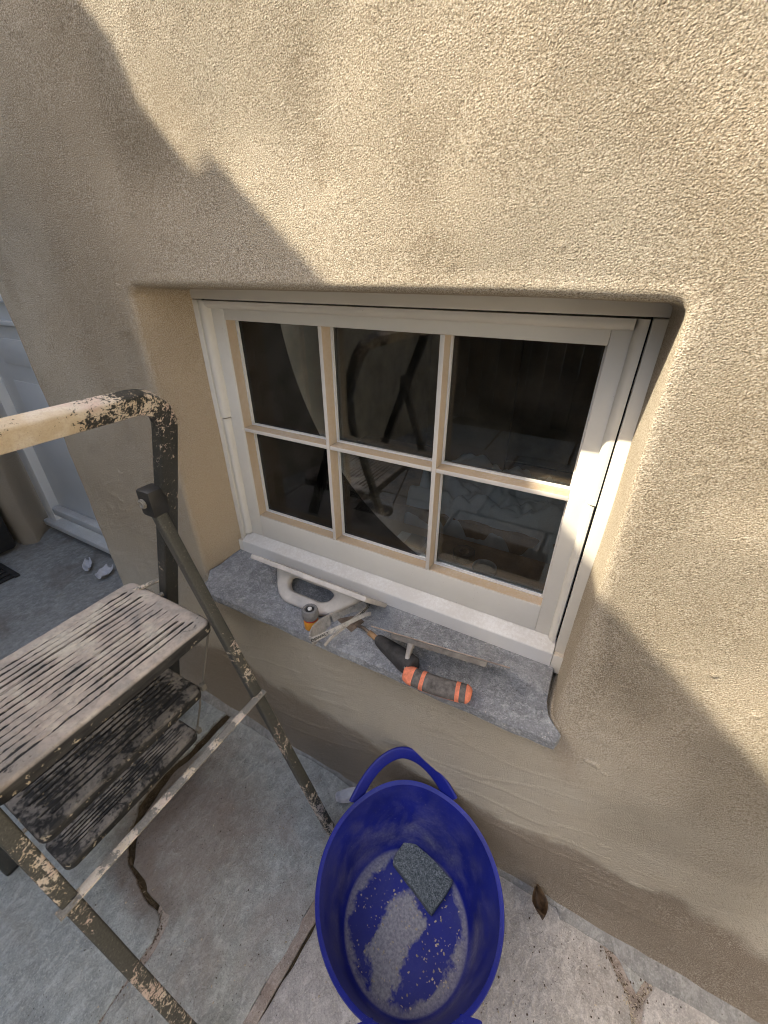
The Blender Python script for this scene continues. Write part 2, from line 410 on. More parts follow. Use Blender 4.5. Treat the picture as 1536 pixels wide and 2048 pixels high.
def sweep(path, sect, closed_ends=True, up=Vector((0, 0, 1)), scale=None, attr=None):
    """sweep a closed 2-D section (list of (a,b)) along a 3-D path; returns mesh"""
    P = [Vector(p) for p in path]; n = len(P); m = len(sect)
    vs = []; fs = []; av = []
    side = None
    for i, p in enumerate(P):
        t = (P[min(i + 1, n - 1)] - P[max(i - 1, 0)]).normalized()
        if side is None:
            side = t.cross(up)
            if side.length < 1e-4: side = t.cross(Vector((1, 0, 0)))
        side = (side - t * side.dot(t)).normalized()
        nn = side.cross(t).normalized()
        k = scale[i] if scale is not None else 1.0
        for a, b in sect:
            vs.append(p + side * a * k + nn * b * k); av.append(attr[i] if attr is not None else 0.0)
    for i in range(n - 1):
        for j in range(m):
            a = i * m + j; b = i * m + (j + 1) % m
            fs.append((a, b, b + m, a + m))
    if closed_ends:
        fs.append(tuple(range(m))[::-1]); fs.append(tuple(range((n - 1) * m, n * m)))
    me = bpy.data.meshes.new('sweep'); me.from_pydata([tuple(v) for v in vs], [], fs)
    if attr is not None:
        at = me.attributes.new('splat', 'FLOAT', 'POINT'); at.data.foreach_set('value', av)
    bm = bmesh.new(); bm.from_mesh(me); bmesh.ops.recalc_face_normals(bm, faces=bm.faces); bm.to_mesh(me); bm.free()
    return shade_auto(me, 50)
def rrect(w, h, r=None, n=3):
    r = min(w, h) * 0.25 if r is None else r
    out = []
    for cx, cy, a0 in ((w / 2 - r, h / 2 - r, 0), (-w / 2 + r, h / 2 - r, 90), (-w / 2 + r, -h / 2 + r, 180), (w / 2 - r, -h / 2 + r, 270)):
        for k in range(n + 1):
            a = math.radians(a0 + 90 * k / n); out.append((cx + r * math.cos(a), cy + r * math.sin(a)))
    return out
def circ(r, n=12): return [(r * math.cos(2 * math.pi * k / n), r * math.sin(2 * math.pi * k / n)) for k in range(n)]
def lathe(prof, n=64, attrf=None, xf=None):
    vs = []; fs = []
    for i, (r, z) in enumerate(prof):
        for k in range(n):
            a = 2 * math.pi * k / n; vs.append((r * math.cos(a), r * math.sin(a), z))
    m = len(prof)
    for i in range(m - 1):
        for k in range(n):
            a = i * n + k; b = i * n + (k + 1) % n
            fs.append((a, b, b + n, a + n))
    if prof[0][0] > 1e-5: fs.append(tuple(range(n))[::-1])
    if prof[-1][0] > 1e-5: fs.append(tuple(range((m - 1) * n, m * n)))
    me = bpy.data.meshes.new('lathe'); me.from_pydata(vs, [], fs)
    if xf is not None: me.transform(xf)
    bm = bmesh.new(); bm.from_mesh(me); bmesh.ops.remove_doubles(bm, verts=bm.verts, dist=1e-6); bmesh.ops.recalc_face_normals(bm, faces=bm.faces); bm.to_mesh(me); bm.free()
    return shade_auto(me, 45)
def prism(poly, z0, z1, bev=0.0, name='prism'):
    bm = bmesh.new()
    vs = [bm.verts.new((x, y, z0)) for x, y in poly]
    f = bm.faces.new(vs)
    r = bmesh.ops.extrude_face_region(bm, geom=[f])
    for v in r['geom']:
        if isinstance(v, bmesh.types.BMVert): v.co.z = z1
    bmesh.ops.recalc_face_normals(bm, faces=bm.faces)
    if bev:
        es = [e for e in bm.edges if all(abs(v.co.z - z1) < 1e-6 for v in e.verts)]
        bmesh.ops.bevel(bm, geom=es, offset=bev, segments=3, profile=0.5, affect='EDGES')
    return shade_auto(bm_mesh(bm, name), 60)
def rough_outline(poly, step=0.02, amp=0.004, seed=0):
    out = []; d = 0.0
    n = len(poly)
    for i in range(n):
        a = Vector(poly[i]); b = Vector(poly[(i + 1) % n]); L = (b - a).length; k = max(1, int(L / step))
        nrm = Vector((-(b - a).y, (b - a).x)) / max(L, 1e-6)
        for j in range(k):
            p = a.lerp(b, j / k); q = d + L * j / k
            o = float(fbm(np.array(q * 14.0), np.array(seed * 3.3), 3)) * amp * 2
            out.append((p.x + nrm.x * o, p.y + nrm.y * o))
        d += L
    return out

# ------------------------------------------------------------------ ground
WY = 0.576
gm = bpy.data.meshes.new('ground')
gm.from_pydata([(-40, -40, -0.012), (40, -40, -0.012), (40, 40, -0.012), (-40, 40, -0.012)], [], [(0, 1, 2, 3)])
ground = tag(link('ground', gm, 'joint_soil'), kind='structure')
stones = [
    ('flag_grey', [(-.930, .60), (-.358, .60), (-.352, .284), (-.366, .048), (-.372, -.25), (-.634, -.25), (-.637, -.11), (-.641, -.005), (-.640, .035), (-.658, .078), (-.70, .078), (-.75, .080), (-.83, .102), (-.91, .165), (-.932, .22), (-.944, .30), (-.934, .42)]),
    ('flag_blue', [(-1.50, .60), (-.945, .60), (-.953, .45), (-.968, .30), (-.950, .20), (-.921, .150), (-.835, .093), (-.756, .071), (-.692, .067), (-.668, .060), (-.650, .03), (-.6465, -.012), (-.6425, -.05), (-.640, -.25), (-1.50, -.25)]),
    ('flag_warm', [(-.330, .60), (.262, .60), (.285, .56), (.358, .482), (.368, .43), (.370, -.25), (-.345, -.25), (-.338, .048), (-.322, .284)]),
    ('flag_grey', [(.286, .60), (.412, .585), (.404, .548), (.374, .492), (.330, .538)]),
    ('flag_warm', [(.424, .60), (1.3, .60), (1.3, -.25), (.382, -.25), (.380, .43), (.386, .482), (.418, .548)]),
    ('flag_dark', [(-3.3, 1.05), (-1.53, 1.05), (-1.53, -.25), (-2.35, -.25), (-3.3, .20)]),
]
yy = -.275
for row in range(4):
    xx = -3.3 + row * 0.31; 
    while xx < 2.6:
        ww = random.uniform(.55, 1.0); hh = .56
        stones.append((random.choice(['flag_grey', 'flag_blue', 'flag_warm']), [(xx, yy), (xx + ww - .022, yy), (xx + ww - .022, yy - hh), (xx, yy - hh)]))
        xx += ww
    yy -= .582
for i, (m, poly) in enumerate(stones):
    rp = rough_outline(poly, 0.010, 0.008 if i in (0, 1) else 0.003, i + 1)
    ar = sum(rp[k][0] * rp[(k + 1) % len(rp)][1] - rp[(k + 1) % len(rp)][0] * rp[k][1] for k in range(len(rp)))
    if ar < 0: rp = rp[::-1]
    me = prism(rp, -0.03, 0.0 - random.uniform(0, .003), 0.005, 'flagstone')
    link('flagstone', me, m, ground)
# sandy pointing strip between the two flags left of the tub
sp = rough_outline([(-.356, .60), (-.330, .60), (-.327, .284), (-.343, .05), (-.350, -.24), (-.373, -.24), (-.369, .05), (-.355, .284)][::-1], .008, .0022, 30)
link('pointing_strip', prism(sp, -0.02, -0.0035, 0.002, 'pointing'), 'joint_sand', ground)

for poly_ in ([(.27, .60), (.43, .60), (.43, .54), (.40, .46), (.39, -.24), (.36, -.24), (.36, .40), (.345, .48), (.28, .55)],
              [(-.70, .092), (-.63, .092), (-.63, -.24), (-.66, -.24), (-.665, -.01), (-.68, .05)]):
    pm_ = bpy.data.meshes.new('pointing'); pm_.from_pydata([(x_, y_, -.0052) for x_, y_ in poly_[::-1]], [], [tuple(range(len(poly_)))])
    link('pointing_strip', pm_, 'joint_sand', ground)

# ------------------------------------------------------------------ the rendered wall (rings round the window opening)
OX0, OX1, OZ0, OZ1 = -0.880, 0.050, 0.632, 1.362      # reveal at mid depth
rc = 0.018
CORN = 110
base = []   # (x,z,nx,nz)
def seg(p, q, nrm):
    L = math.hypot(q[0] - p[0], q[1] - p[1]); k = int(L / 0.0033)
    for j in range(k):
        f = j / k; base.append((p[0] + (q[0] - p[0]) * f, p[1] + (q[1] - p[1]) * f, nrm[0], nrm[1]))
def arc(cx, cz, a0, n):
    for j in range(n):
        a = math.radians(a0 + 90 * j / n); base.append((cx + rc * math.cos(a), cz + rc * math.sin(a), math.cos(a), math.sin(a)))
seg((OX1, OZ0 + rc), (OX1, OZ1 - rc), (1, 0)); arc(OX1 - rc, OZ1 - rc, 0, CORN)
seg((OX1 - rc, OZ1), (OX0 + rc, OZ1), (0, 1)); arc(OX0 + rc, OZ1 - rc, 90, CORN)
seg((OX0, OZ1 - rc), (OX0, OZ0 + rc), (-1, 0)); arc(OX0 + rc, OZ0 + rc, 180, CORN)
seg((OX0 + rc, OZ0), (OX1 - rc, OZ0), (0, -1)); arc(OX1 - rc, OZ0 + rc, 270, CORN)
B = np.array(base); N = len(B)
nx, nz = B[:, 2], B[:, 3]
wl = np.clip(-nx, 0, 1) ** 2; wr = np.clip(nx, 0, 1) ** 2; wt = np.clip(nz, 0, 1) ** 2; wb = np.clip(-nz, 0, 1) ** 2
ra = wl * 0.014 + wr * (0.007 + 0.016 * np.clip((1.12 - B[:, 1]) / 0.4, 0, 1)) + wt * 0.014 + wb * 0.010       # arris radius
tap = wl * 0.22 + wr * 0.06 + wt * 0.06                        # splay of the reveal
per = np.arange(N) * 0.0033
wav = 0.005 * fbm(per * 3.1, per * 0 + 2.0, 2, 5)
offs = []; ys = []
yin = 0.735
for d in np.linspace(0, 1, 34)[:-1]:
    yy_ = yin + (WY + ra - yin) * d
    offs.append(-(yy_ - 0.64) * tap * 1.0); ys.append(yy_)
o0 = -(WY + ra - 0.64) * tap
for a in np.linspace(0, math.pi / 2, 14):
    offs.append(o0 + ra - ra * math.cos(a)); ys.append(WY + ra - ra * math.sin(a))
f_off = list(np.arange(1, 170) * 0.0033)
st = 0.0033
while f_off[-1] < 2.6:
    st *= 1.035; f_off.append(f_off[-1] + st)
for d in f_off:
    offs.append(o0 + ra + d); ys.append(WY + 0 * ra)
O = np.array(offs); Y = np.array(ys) * np.ones((1, N)); R_ = O.shape[0]
X = B[:, 0][None, :] + nx[None, :] * (O + wav[None, :]); Z = B[:, 1][None, :] + nz[None, :] * (O + wav[None, :])
# relief along the surface normal
face = np.clip((O - (o0 + ra)) / 0.02, 0, 1)                   # 0 in the reveal, 1 on the face
u = X + 0.8 * Y; v = Z + 0.55 * Y
rough_zone = np.clip((Z - 0.55 + 0.35 * fbm(X * 1.7, Z * 1.7, 3, 9)) / 0.35 + np.clip((X - 0.05) * 1.6, 0, 1), 0, 1)
patchy = np.clip(0.70 + 1.25 * fbm(X * 3.6, Z * 3.6, 3, 21), 0.10, 1.25)
grain = (0.30 + 0.70 * rough_zone) * patchy
grain = grain * (0.45 + 0.55 * face) * np.clip((X + 1.15) / 0.35, 0.45, 1)
n1 = vnoise(u * 150, v * 150, 3) + 0.55 * vnoise(u * 205 + 7, v * 205, 4) + 0.45 * vnoise(u * 88, v * 88, 6)
n1 = np.sign(n1) * np.abs(n1) ** 0.9
lump = np.clip(vnoise(u * 60, v * 60, 31) - 0.36, 0, 1) * 0.020 * np.clip(fbm(u * 7, v * 7, 2, 33) * 3, 0, 1)
large = 0.009 * fbm(X * 2.3, Z * 2.3, 3, 14) + 0.0040 * fbm(X * 9, Z * 6, 3, 15)
fall = np.clip((O - o0) / 0.15, 0, 1)
H = n1 * 0.00030 * grain + lump * (0.4 + 0.6 * face) + large * fall
rid = np.abs(fbm(X * 3.2 + Z * 2.2, Z * 17 - X * 5.0, 3, 91)); rid2 = np.abs(fbm(X * 14 - Z * 6, Z * 4.2 + X * 2.0, 3, 93))
H += (0.0015 * np.clip(.16 - rid, 0, .16) / .16 * (1 - .7 * rough_zone) - 0.0010 * np.clip(.05 - rid2, 0, .05) / .05 * np.clip(fbm(X * 3, Z * 3, 2, 95) * 3, 0, 1)) * face
H += np.where(Z < 0.10, (0.10 - Z).clip(0, 0.1) ** 2 * 1.4, 0) * face          # kicks out a little at the foot
# colour of the coat: cloudy lime, trowel sweeps, damp foot with a wandering edge, rust run, all worked out per vertex
def lerp(a_, b_, f_): return a_ + (np.array(b_) - a_) * f_[..., None]
def sstep(x_, a_, b_): 
    q_ = np.clip((x_ - a_) / (b_ - a_), 0, 1); return q_ * q_ * (3 - 2 * q_)
TONE = np.zeros(X.shape + (3,)) + np.array((0.435, 0.372, 0.288))
TONE = lerp(TONE, (0.385, 0.318, 0.235), sstep(fbm(X * 2.2, Z * 2.2, 3, 70), -.1, .6))
TONE = lerp(TONE, (0.475, 0.422, 0.345), sstep(fbm(X * 3.1, Z * 3.1, 4, 73), .05, .7))
TONE = lerp(TONE, (0.350, 0.292, 0.218), sstep(fbm(X * 11, Z * 11, 5, 75), .12, .75) * .8)
SWP = fbm(X * 2.3 + Z * 1.5, Z * 13 - X * 4.0, 4, 77)
TONE = lerp(TONE, (0.50, 0.455, 0.385), sstep(SWP, .02, .5) * sstep(Z, .66, .42) * .85)
TONE = lerp(TONE, (0.315, 0.255, 0.19), sstep(-SWP, .15, .6) * sstep(Z, .70, .45) * .7)
TONE = lerp(TONE, (0.37, 0.25, 0.155), np.exp(-((X - .09) / .035) ** 2 - ((Z - .585 + (X - .08) * 1.2) / .055) ** 2) * .75)
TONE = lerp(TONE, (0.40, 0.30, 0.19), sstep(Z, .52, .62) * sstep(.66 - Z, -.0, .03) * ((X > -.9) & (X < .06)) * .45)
TONE = lerp(TONE, (0.60, 0.555, 0.475), sstep(Z, .85, .32) * .72)  # lime bloom paler downwards, also painting in light the low wall lacks
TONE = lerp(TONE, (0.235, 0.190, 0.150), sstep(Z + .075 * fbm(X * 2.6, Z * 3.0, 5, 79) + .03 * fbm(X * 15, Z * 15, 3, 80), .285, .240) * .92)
TONE = TONE * np.array((.978, .968, .915))
TONE = lerp(TONE, (0.52, 0.405, 0.268), (1 - sstep(O, o0[None, :] - .004, (o0 + ra)[None, :])) * (.05 * wt[None, :] + .95 * wl[None, :]) * .85)  # left reveal: fresher warm render, with glow of bounced sun painted in
# analytic normal of the smooth surface: wall face -y, reveal points to the opening
th = np.zeros_like(O)
nrev = 33
th[:nrev] = 0.0
for i, a in enumerate(np.linspace(0, math.pi / 2, 14)): th[nrev + i] = a
th[nrev + 14:] = math.pi / 2
NX = -nx[None, :] * np.cos(th); NZ = -nz[None, :] * np.cos(th); NY = -np.sin(th)
X = X + NX * H; Y = Y + NY * H; Z = Z + NZ * H
# bend the left end round the corner of the door recess
XC, RC = -1.402, 0.028
s = np.clip(XC - X, 0, None); arcL = RC * math.pi / 2
ang = np.clip(s / RC, 0, math.pi / 2); rest = np.clip(s - arcL, 0, None)
dep = WY - Y                                                      # outward displacement
Xb = XC - (RC + dep) * np.sin(ang); Yb = WY + RC - (RC + dep) * np.cos(ang) + rest
bend = s > 0
X = np.where(bend, Xb, X); Y = np.where(bend, Yb, Y)
keep_v = (Z > -0.04) & (rest < 0.40) & (Z < 3.0) & (X < 2.2)
verts = np.stack([X, Y, Z], -1).reshape(-1, 3)
ii, jj = np.meshgrid(np.arange(R_ - 1), np.arange(N), indexing='ij')
a = ii * N + jj; b = ii * N + (jj + 1) % N
faces = np.stack([a, a + N, b + N, b], -1).reshape(-1, 4)
kf = keep_v.reshape(-1)[faces].all(1)
faces = faces[kf]
used = np.zeros(len(verts), bool); used[faces.reshape(-1)] = True
remap = np.cumsum(used) - 1
verts = verts[used]; faces = remap[faces]; gv = grain.reshape(-1)[used]
wm = bpy.data.meshes.new('wall')
wm.vertices.add(len(verts)); wm.vertices.foreach_set('co', verts.astype(np.float32).reshape(-1))
wm.loops.add(faces.size); wm.loops.foreach_set('vertex_index', faces.astype(np.int32).reshape(-1))
wm.polygons.add(len(faces)); wm.polygons.foreach_set('loop_start', np.arange(0, faces.size, 4, dtype=np.int32))
wm.update(calc_edges=True); wm.validate()
wm.polygons.foreach_set('use_smooth', np.ones(len(wm.polygons), bool))
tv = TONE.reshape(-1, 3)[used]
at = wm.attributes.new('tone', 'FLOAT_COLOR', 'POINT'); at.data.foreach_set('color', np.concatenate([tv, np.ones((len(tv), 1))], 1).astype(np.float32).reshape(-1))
at = wm.attributes.new('grain', 'FLOAT', 'POINT'); at.data.foreach_set('value', gv.astype(np.float32))
wall = empty('cottage_wall', (-0.4, WY, 0))
tag(wall, 'sandy lime rendered cottage wall, sunlit at upper right, around the small window', 'wall')
def to_parent(o, p):
    o.parent = p; o.matrix_parent_inverse = Matrix.Translation(-Vector(p.location)); return o
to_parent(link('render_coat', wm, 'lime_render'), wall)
# mortar fillet at the foot of the wall
fx = np.linspace(-1.40, 1.4, 240)
fv = []; ff = []
for k, x_ in enumerate(fx):
    d_ = 0.016 + 0.022 * float(fbm(np.array(x_ * 5.0), np.array(1.0), 3, 2)) + (0.012 if x_ > 0.2 else -0.006)
    h_ = 0.016 + 0.012 * float(fbm(np.array(x_ * 6.0), np.array(3.0), 3, 8))
    fv += [(x_, WY + .005, h_ + .004), (x_, WY - .018 - d_ * .35, h_ * .62), (x_, WY - .018 - d_, .0005), (x_, WY - .018 - d_, -.02)]
    if k:
        o_ = (k - 1) * 4
        for q in range(3): ff.append((o_ + q, o_ + q + 1, o_ + q + 5, o_ + q + 4))
me = bpy.data.meshes.new('fillet'); me.from_pydata(fv, [], ff)
bm = bmesh.new(); bm.from_mesh(me); bmesh.ops.recalc_face_normals(bm, faces=bm.faces); bm.to_mesh(me); bm.free()
to_parent(link('mortar_fillet', me, 'mortar_grey', smooth=True), wall)
# recess of the door: far reveal with rounded nose, and the wall beyond it
prof = [(-2.92, 0.958), (-2.86, 0.87)]
for k in range(9):
    a_ = math.pi * (.17 + .33 * k / 8); prof.append((-2.86 + .06 * math.cos(a_) + .02, 0.80 - .10 * math.sin(a_) + .06 - .02 * k / 8))
prof += [(-3.1, .75), (-4.2, .74)]
fv = []; ff = []
zs_ = np.linspace(-.02, 3.0, 120)
for zi, z_ in enumerate(zs_):
    for pi, (x_, y_) in enumerate(prof):
        dd = 0.012 * float(fbm(np.array(x_ * 6 + y_ * 9), np.array(z_ * 5), 3, 4))
        fv.append((x_ + dd + 0.05 * max(0, .12 - z_) , y_ - dd, z_))
    if zi:
        m_ = len(prof)
        for q in range(m_ - 1):
            a_ = (zi - 1) * m_ + q; ff.append((a_, a_ + 1, a_ + 1 + m_, a_ + m_))
me = bpy.data.meshes.new('far_reveal'); me.from_pydata(fv, [], ff)
bm = bmesh.new(); bm.from_mesh(me); bmesh.ops.recalc_face_normals(bm, faces=bm.faces); bm.to_mesh(me); bm.free()
at = me.attributes.new('tone', 'FLOAT_COLOR', 'POINT'); at.data.foreach_set('color', [q for _ in me.vertices for q in (.36, .315, .25, 1)])
at = me.attributes.new('grain', 'FLOAT', 'POINT'); at.data.foreach_set('value', [.4] * len(me.vertices))
to_parent(link('door_reveal', me, 'lime_render', smooth=True), wall)

# ------------------------------------------------------------------ slate window sill
ST = lambda y: 0.645 + (y - 0.525) * 0.022 / 0.165
oi = [(-.872, .735), (.036, .735), (.035, .640), (.037, .608), (.045, .584), (.060, .567), (.073, .556), (.0735, .552), (.066, .534)]
fr_ = [(.066 - .93 * k / 30, .533 - .012 * k / 30) for k in range(1, 31)]
oi = oi + fr_ + [(-.862, .555), (-.888, .585), (-.876, .62)]
oo = rough_outline(oi, .012, .0022, 50)
ar = sum(oo[k][0] * oo[(k + 1) % len(oo)][1] - oo[(k + 1) % len(oo)][0] * oo[k][1] for k in range(len(oo)))
if ar < 0: oo = oo[::-1]
me = prism(oo, -0.021, 0.0, 0.002)
for vtx in me.vertices: vtx.co.z += ST(vtx.co.y)
sill = tag(link('slate_sill', me, 'slate'), 'grey slate slab sill under the six-pane window, with tools lying on it', 'window sill')

# ------------------------------------------------------------------ window
win = empty('casement_window', (-0.41, 0.72, 0.667))
tag(win, 'cream-grey painted six-pane timber casement window set deep in the rendered wall', 'window')
def wbox(name, x, y, z, mat='window_paint', parent=win, bev=0.002, seg=2):
    o = box(name, x, y, z, mat, None, bev, seg)
    o.parent = parent; o.matrix_parent_inverse = Matrix.Translation(-Vector(win.location)) if parent is win else Matrix.Identity(4)
    return o
FY = 0.70
wbox('frame_jamb', (-.93, -.8535), (FY, .80), (.66, 1.3385), bev=.003)
wbox('frame_jamb', (.0265, .09), (FY, .80), (.66, 1.3385), bev=.003)
wbox('frame_head', (-.93, .09), (FY - .0005, .80), (1.3395, 1.42), bev=.003)
# timber sill of the frame: sloped top, upright nose
bm = bmesh.new()
pts = [(.80, .655), (.80, .722), (.7215, .7185), (.6905, .7045), (.689, .702), (.689, .655)]
L0 = [bm.verts.new((-.852, y, z)) for y, z in pts]; L1 = [bm.verts.new((.0255, y, z)) for y, z in pts]
bm.faces.new(L0); bm.faces.new(L1[::-1])
for k in range(len(pts)): bm.faces.new((L0[k], L1[k], L1[(k + 1) % len(pts)], L0[(k + 1) % len(pts)]))
bmesh.ops.recalc_face_normals(bm, faces=bm.faces)
o = link('frame_sill', bm_mesh(bm), 'pale_sill_paint'); to_parent(o, win)
# sill horns that close under the jambs
wbox('sill_horn', (-.93, -.8525), (.6895, .80), (.652, .7025), 'window_paint', bev=.002)
wbox('sill_horn', (.0262, .09), (.6895, .80), (.652, .7025), 'window_paint', bev=.002)
# sash (part) with sub-parts
sash = empty('sash', (0, 0, 0)); sash.parent = win; sash.matrix_parent_inverse = Matrix.Translation(-Vector(win.location))
def sbox(name, x, y, z, mat='window_paint', bev=0.0015, seg=2): return wbox(name, x, y, z, mat, sash, bev, seg)
SY = 0.72
sbox('stile', (-.8515, -.798), (SY, .775), (.7195, 1.3375)); sbox('stile', (-.0202, .0245), (SY, .775), (.7195, 1.3375))
sbox('top_rail', (-.7978, -.0204), (SY + .0004, .775), (1.2985, 1.3375)); sbox('bottom_rail', (-.7978, -.0204), (SY + .0004, .775), (.7195, .789))
bxs = ((-.5430, -.5335), (-.2825, -.2730))
for x0, x1 in bxs: sbox('glazing_bar', (x0, x1), (SY + .001, .772), (.7892, 1.2983), 'bar_paint', .0012)
cells = [(-.798, -.543), (-.5335, -.2825), (-.273, -.0202)]
for x0, x1 in cells:
    sbox('glazing_bar', (x0 + .0002, x1 - .0002), (SY + .0016, .772), (1.0385, 1.048), 'bar_paint', .0012)
GY = 0.758
for x0, x1 in cells:
    for z0, z1 in ((.789, 1.0385), (1.048, 1.2985)):
        for (a0, a1, c0, c1) in ((x0, x0 + .0006, z0, z1), (x1 - .0006, x1, z0, z1), (x0 + .0006, x1 - .0006, z0, z0 + .0006), (x0 + .0006, x1 - .0006, z1 - .0006, z1)):
            if (x0 < -.79 and a1 < -.79) or (x1 > -.03 and a0 > -.03) or (z0 < .80 and c1 < .80) or (z1 > 1.29 and c0 > 1.29):
                sbox('rebate_lining', (a0, a1), (SY + .003, GY - .0085), (c0, c1), 'bar_paint', 0)
        # bare putty-coloured lining of the rebate, then the pane
        for (a0, a1, c0, c1) in ((x0 + .0004, x0 + .004, z0, z1), (x1 - .004, x1 - .0004, z0, z1), (x0 + .004, x1 - .004, z0 + .0004, z0 + .004), (x0 + .004, x1 - .004, z1 - .004, z1 - .0004)):
            sbox('glazing_bead', (a0, a1), (GY - .008, GY - .001), (c0, c1), 'pale_sill_paint', 0)
        sbox('pane', (x0 + .001, x1 - .001), (GY, GY + .004), (z0 + .001, z1 - .001), 'pane_glass', 0)
# rounded weather beads round the sash: upper and lower length on each side, meeting at a scribed joint
def bead(name, p, q, wdt, dpt, inward, wob=0.0):
    """quarter-round strip from p to q (x,z), outer edge on the line, falling to the sash face on the side `inward`"""
    prof = [(0.0, SY - dpt)]
    for k in range(9):
        a_ = math.pi / 2 * k / 8
        prof.append((0.3 * wdt + 0.7 * wdt * math.sin(a_), SY - dpt + dpt * (1 - math.cos(a_)) * 1.0))
    prof += [(wdt, SY + .006), (0.0, SY + .006)]
    bm = bmesh.new(); d = Vector((q[0] - p[0], 0, q[1] - p[1])).normalized(); iv = Vector((inward[0], 0, inward[1]))
    A = []; Bv = []
    for a_, y_ in prof:
        mit0 = d * (a_ * wob); 
        A.append(bm.verts.new(Vector((p[0], 0, p[1])) + iv * a_ + Vector((0, y_, 0)) + mit0))
        Bv.append(bm.verts.new(Vector((q[0], 0, q[1])) + iv * a_ + Vector((0, y_, 0)) - mit0))
    bm.faces.new(A); bm.faces.new(Bv[::-1])
    for k in range(len(prof)): bm.faces.new((A[k], Bv[k], Bv[(k + 1) % len(prof)], A[(k + 1) % len(prof)]))
    bmesh.ops.recalc_face_normals(bm, faces=bm.faces)
    o = link(name, shade_auto(bm_mesh(bm), 40), 'window_paint'); o.parent = sash
    return o
bead('weather_bead', (-.8508, 1.3365), (-.8508, 1.072), .0165, .0175, (1, 0))
bead('weather_bead', (-.8508, 1.0690), (-.8508, .7215), .0140, .0150, (1, 0))
bead('weather_bead', (.0238, 1.3365), (.0238, 1.050), .0165, .0175, (-1, 0))
bead('weather_bead', (.0222, 1.0470), (.0222, .7215), .0140, .0150, (-1, 0))
bead('weather_bead', (-.8340, 1.3368), (.0070, 1.3368), .0165, .0176, (0, -1))
# dark seal in the slit between frame and sash
for x0, x1 in ((-.8533, -.8518), (.0247, .0262)):
    sbox('weather_seal', (x0, x1), (.715, .76), (.72, 1.3375), 'rubber_seal', 0)
sbox('weather_seal', (-.8533, .0262), (.715, .76), (1.3378, 1.3390), 'rubber_seal', 0)

# ------------------------------------------------------------------ dark room behind
rm = bpy.data.meshes.new('room')
x0, x1, y0, y1, z0, z1 = -1.40, 1.2, .805, 3.4, -.2, 2.3
rv = [(x0, y0, z0), (x1, y0, z0), (x1, y1, z0), (x0, y1, z0), (x0, y0, z1), (x1, y0, z1), (x1, y1, z1), (x0, y1, z1)]
rf = [(0, 1, 2, 3), (4, 7, 6, 5), (0, 3, 7, 4), (1, 5, 6, 2), (3, 2, 6, 7)]
rm.from_pydata(rv, [], rf)
room = tag(link('room_interior', rm, 'room_plaster'), kind='structure')
def wallplate(name, x, z):                                  # inner leaf with a hole left for the window
    return to_none(box(name, x, (.8055, .83), z, 'room_plaster', None, 0))
def to_none(o): o.parent = room; return o
wallplate('inner_leaf', (-1.40, -.90), (-.2, 2.3)); wallplate('inner_leaf', (.075, 1.2), (-.2, 2.3))
wallplate('inner_leaf', (-.90, .075), (-.2, .66)); wallplate('inner_leaf', (-.90, .075), (1.37, 2.3))
for x0, x1, z0, z1, ya, yb in ((-.905, -.90, .66, 1.37, .81, 1.06),):
    pass
bo = box('inner_board', (-.95, .12), (.835, 1.02), (.672, .696), 'pine_board', None, .003)
tag(bo, 'brown pine board sill inside the room, seen through the lower panes', 'board')
# rolls, tin and sheet standing on the board
def ring(name, R, r, h, mat, loc, label, cat):
    me = lathe([(r, 0), (R, 0), (R, h), (r, h), (r, 0)], 40)
    return tag(link(name, me, mat, None, loc), label, cat)
ring('tape_roll', .030, .014, .024, 'black_plastic', (-.252, .93, .6965), 'black roll of tape on the inside board behind the lower right pane', 'tape')
ring('plastic_ring', .032, .026, .012, 'plastic_white', (-.185, .905, .6965), 'thin white plastic ring beside the black tape roll indoors', 'ring')
tb = empty('filler_tub', (-.405, .91, .6965)); tag(tb, 'small square white carton with a dark lid behind the lower middle pane', 'carton')
o = box('carton_body', (-.048, .048), (-.036, .036), (0, .020), 'plastic_white', tb, .003); o = box('carton_lid', (-.012, .042), (-.030, .030), (.0205, .027), 'black_plastic', tb, .003)
# crumpled dust sheet over a bench
bench = box('work_bench', (-1.2, .05), (1.34, 2.0), (-.2, .56), 'pine_board', None, .004)
tag(bench, 'low brown bench in the dark room under the white sheet', 'bench')
gx, gy = np.meshgrid(np.linspace(-.62, .02, 90), np.linspace(1.30, 1.72, 70), indexing='ij')
hz = .60 + .14 * np.abs(fbm(gx * 6, gy * 7, 3, 40)) + .05 * np.abs(fbm(gx * 19, gy * 17, 2, 44))
hz = hz - np.clip((1.37 - gy) / .07, 0, 1) * .28
fv = np.stack([gx + .03 * fbm(gy * 9, gx * 9, 2, 46), gy + .03 * fbm(gx * 9, gy * 9, 2, 47), hz], -1).reshape(-1, 3)
ff = [(i * 70 + j, (i + 1) * 70 + j, (i + 1) * 70 + j + 1, i * 70 + j + 1) for i in range(89) for j in range(69)]
me = bpy.data.meshes.new('sheet'); me.from_pydata([tuple(q) for q in fv], [], ff)
sh = link('dust_sheet', me, 'cloth_white', smooth=True)
md = sh.modifiers.new('thick', 'SOLIDIFY'); md.thickness = .003
tag(sh, 'crumpled white dust sheet in the room, seen through the lower right panes', 'sheet')
for k, (xa, xb, ya, lab) in enumerate(((-.70, -.36, 1.85, 'wide brown board standing in the room behind the upper right pane'), (-1.12, -1.02, 1.25, 'narrow brown plank leaning indoors behind the left panes'), (-1.32, -1.20, 1.40, 'paler plank leaning indoors at the far left of the window'))):
    b_ = box('leaning_board', (xa, xb), (ya, ya + .025), (-.19, 2.0), 'pine_board' if k else 'room_plaster', None, .003)
    tag(b_, lab, 'board', 'boards leaning in the room')

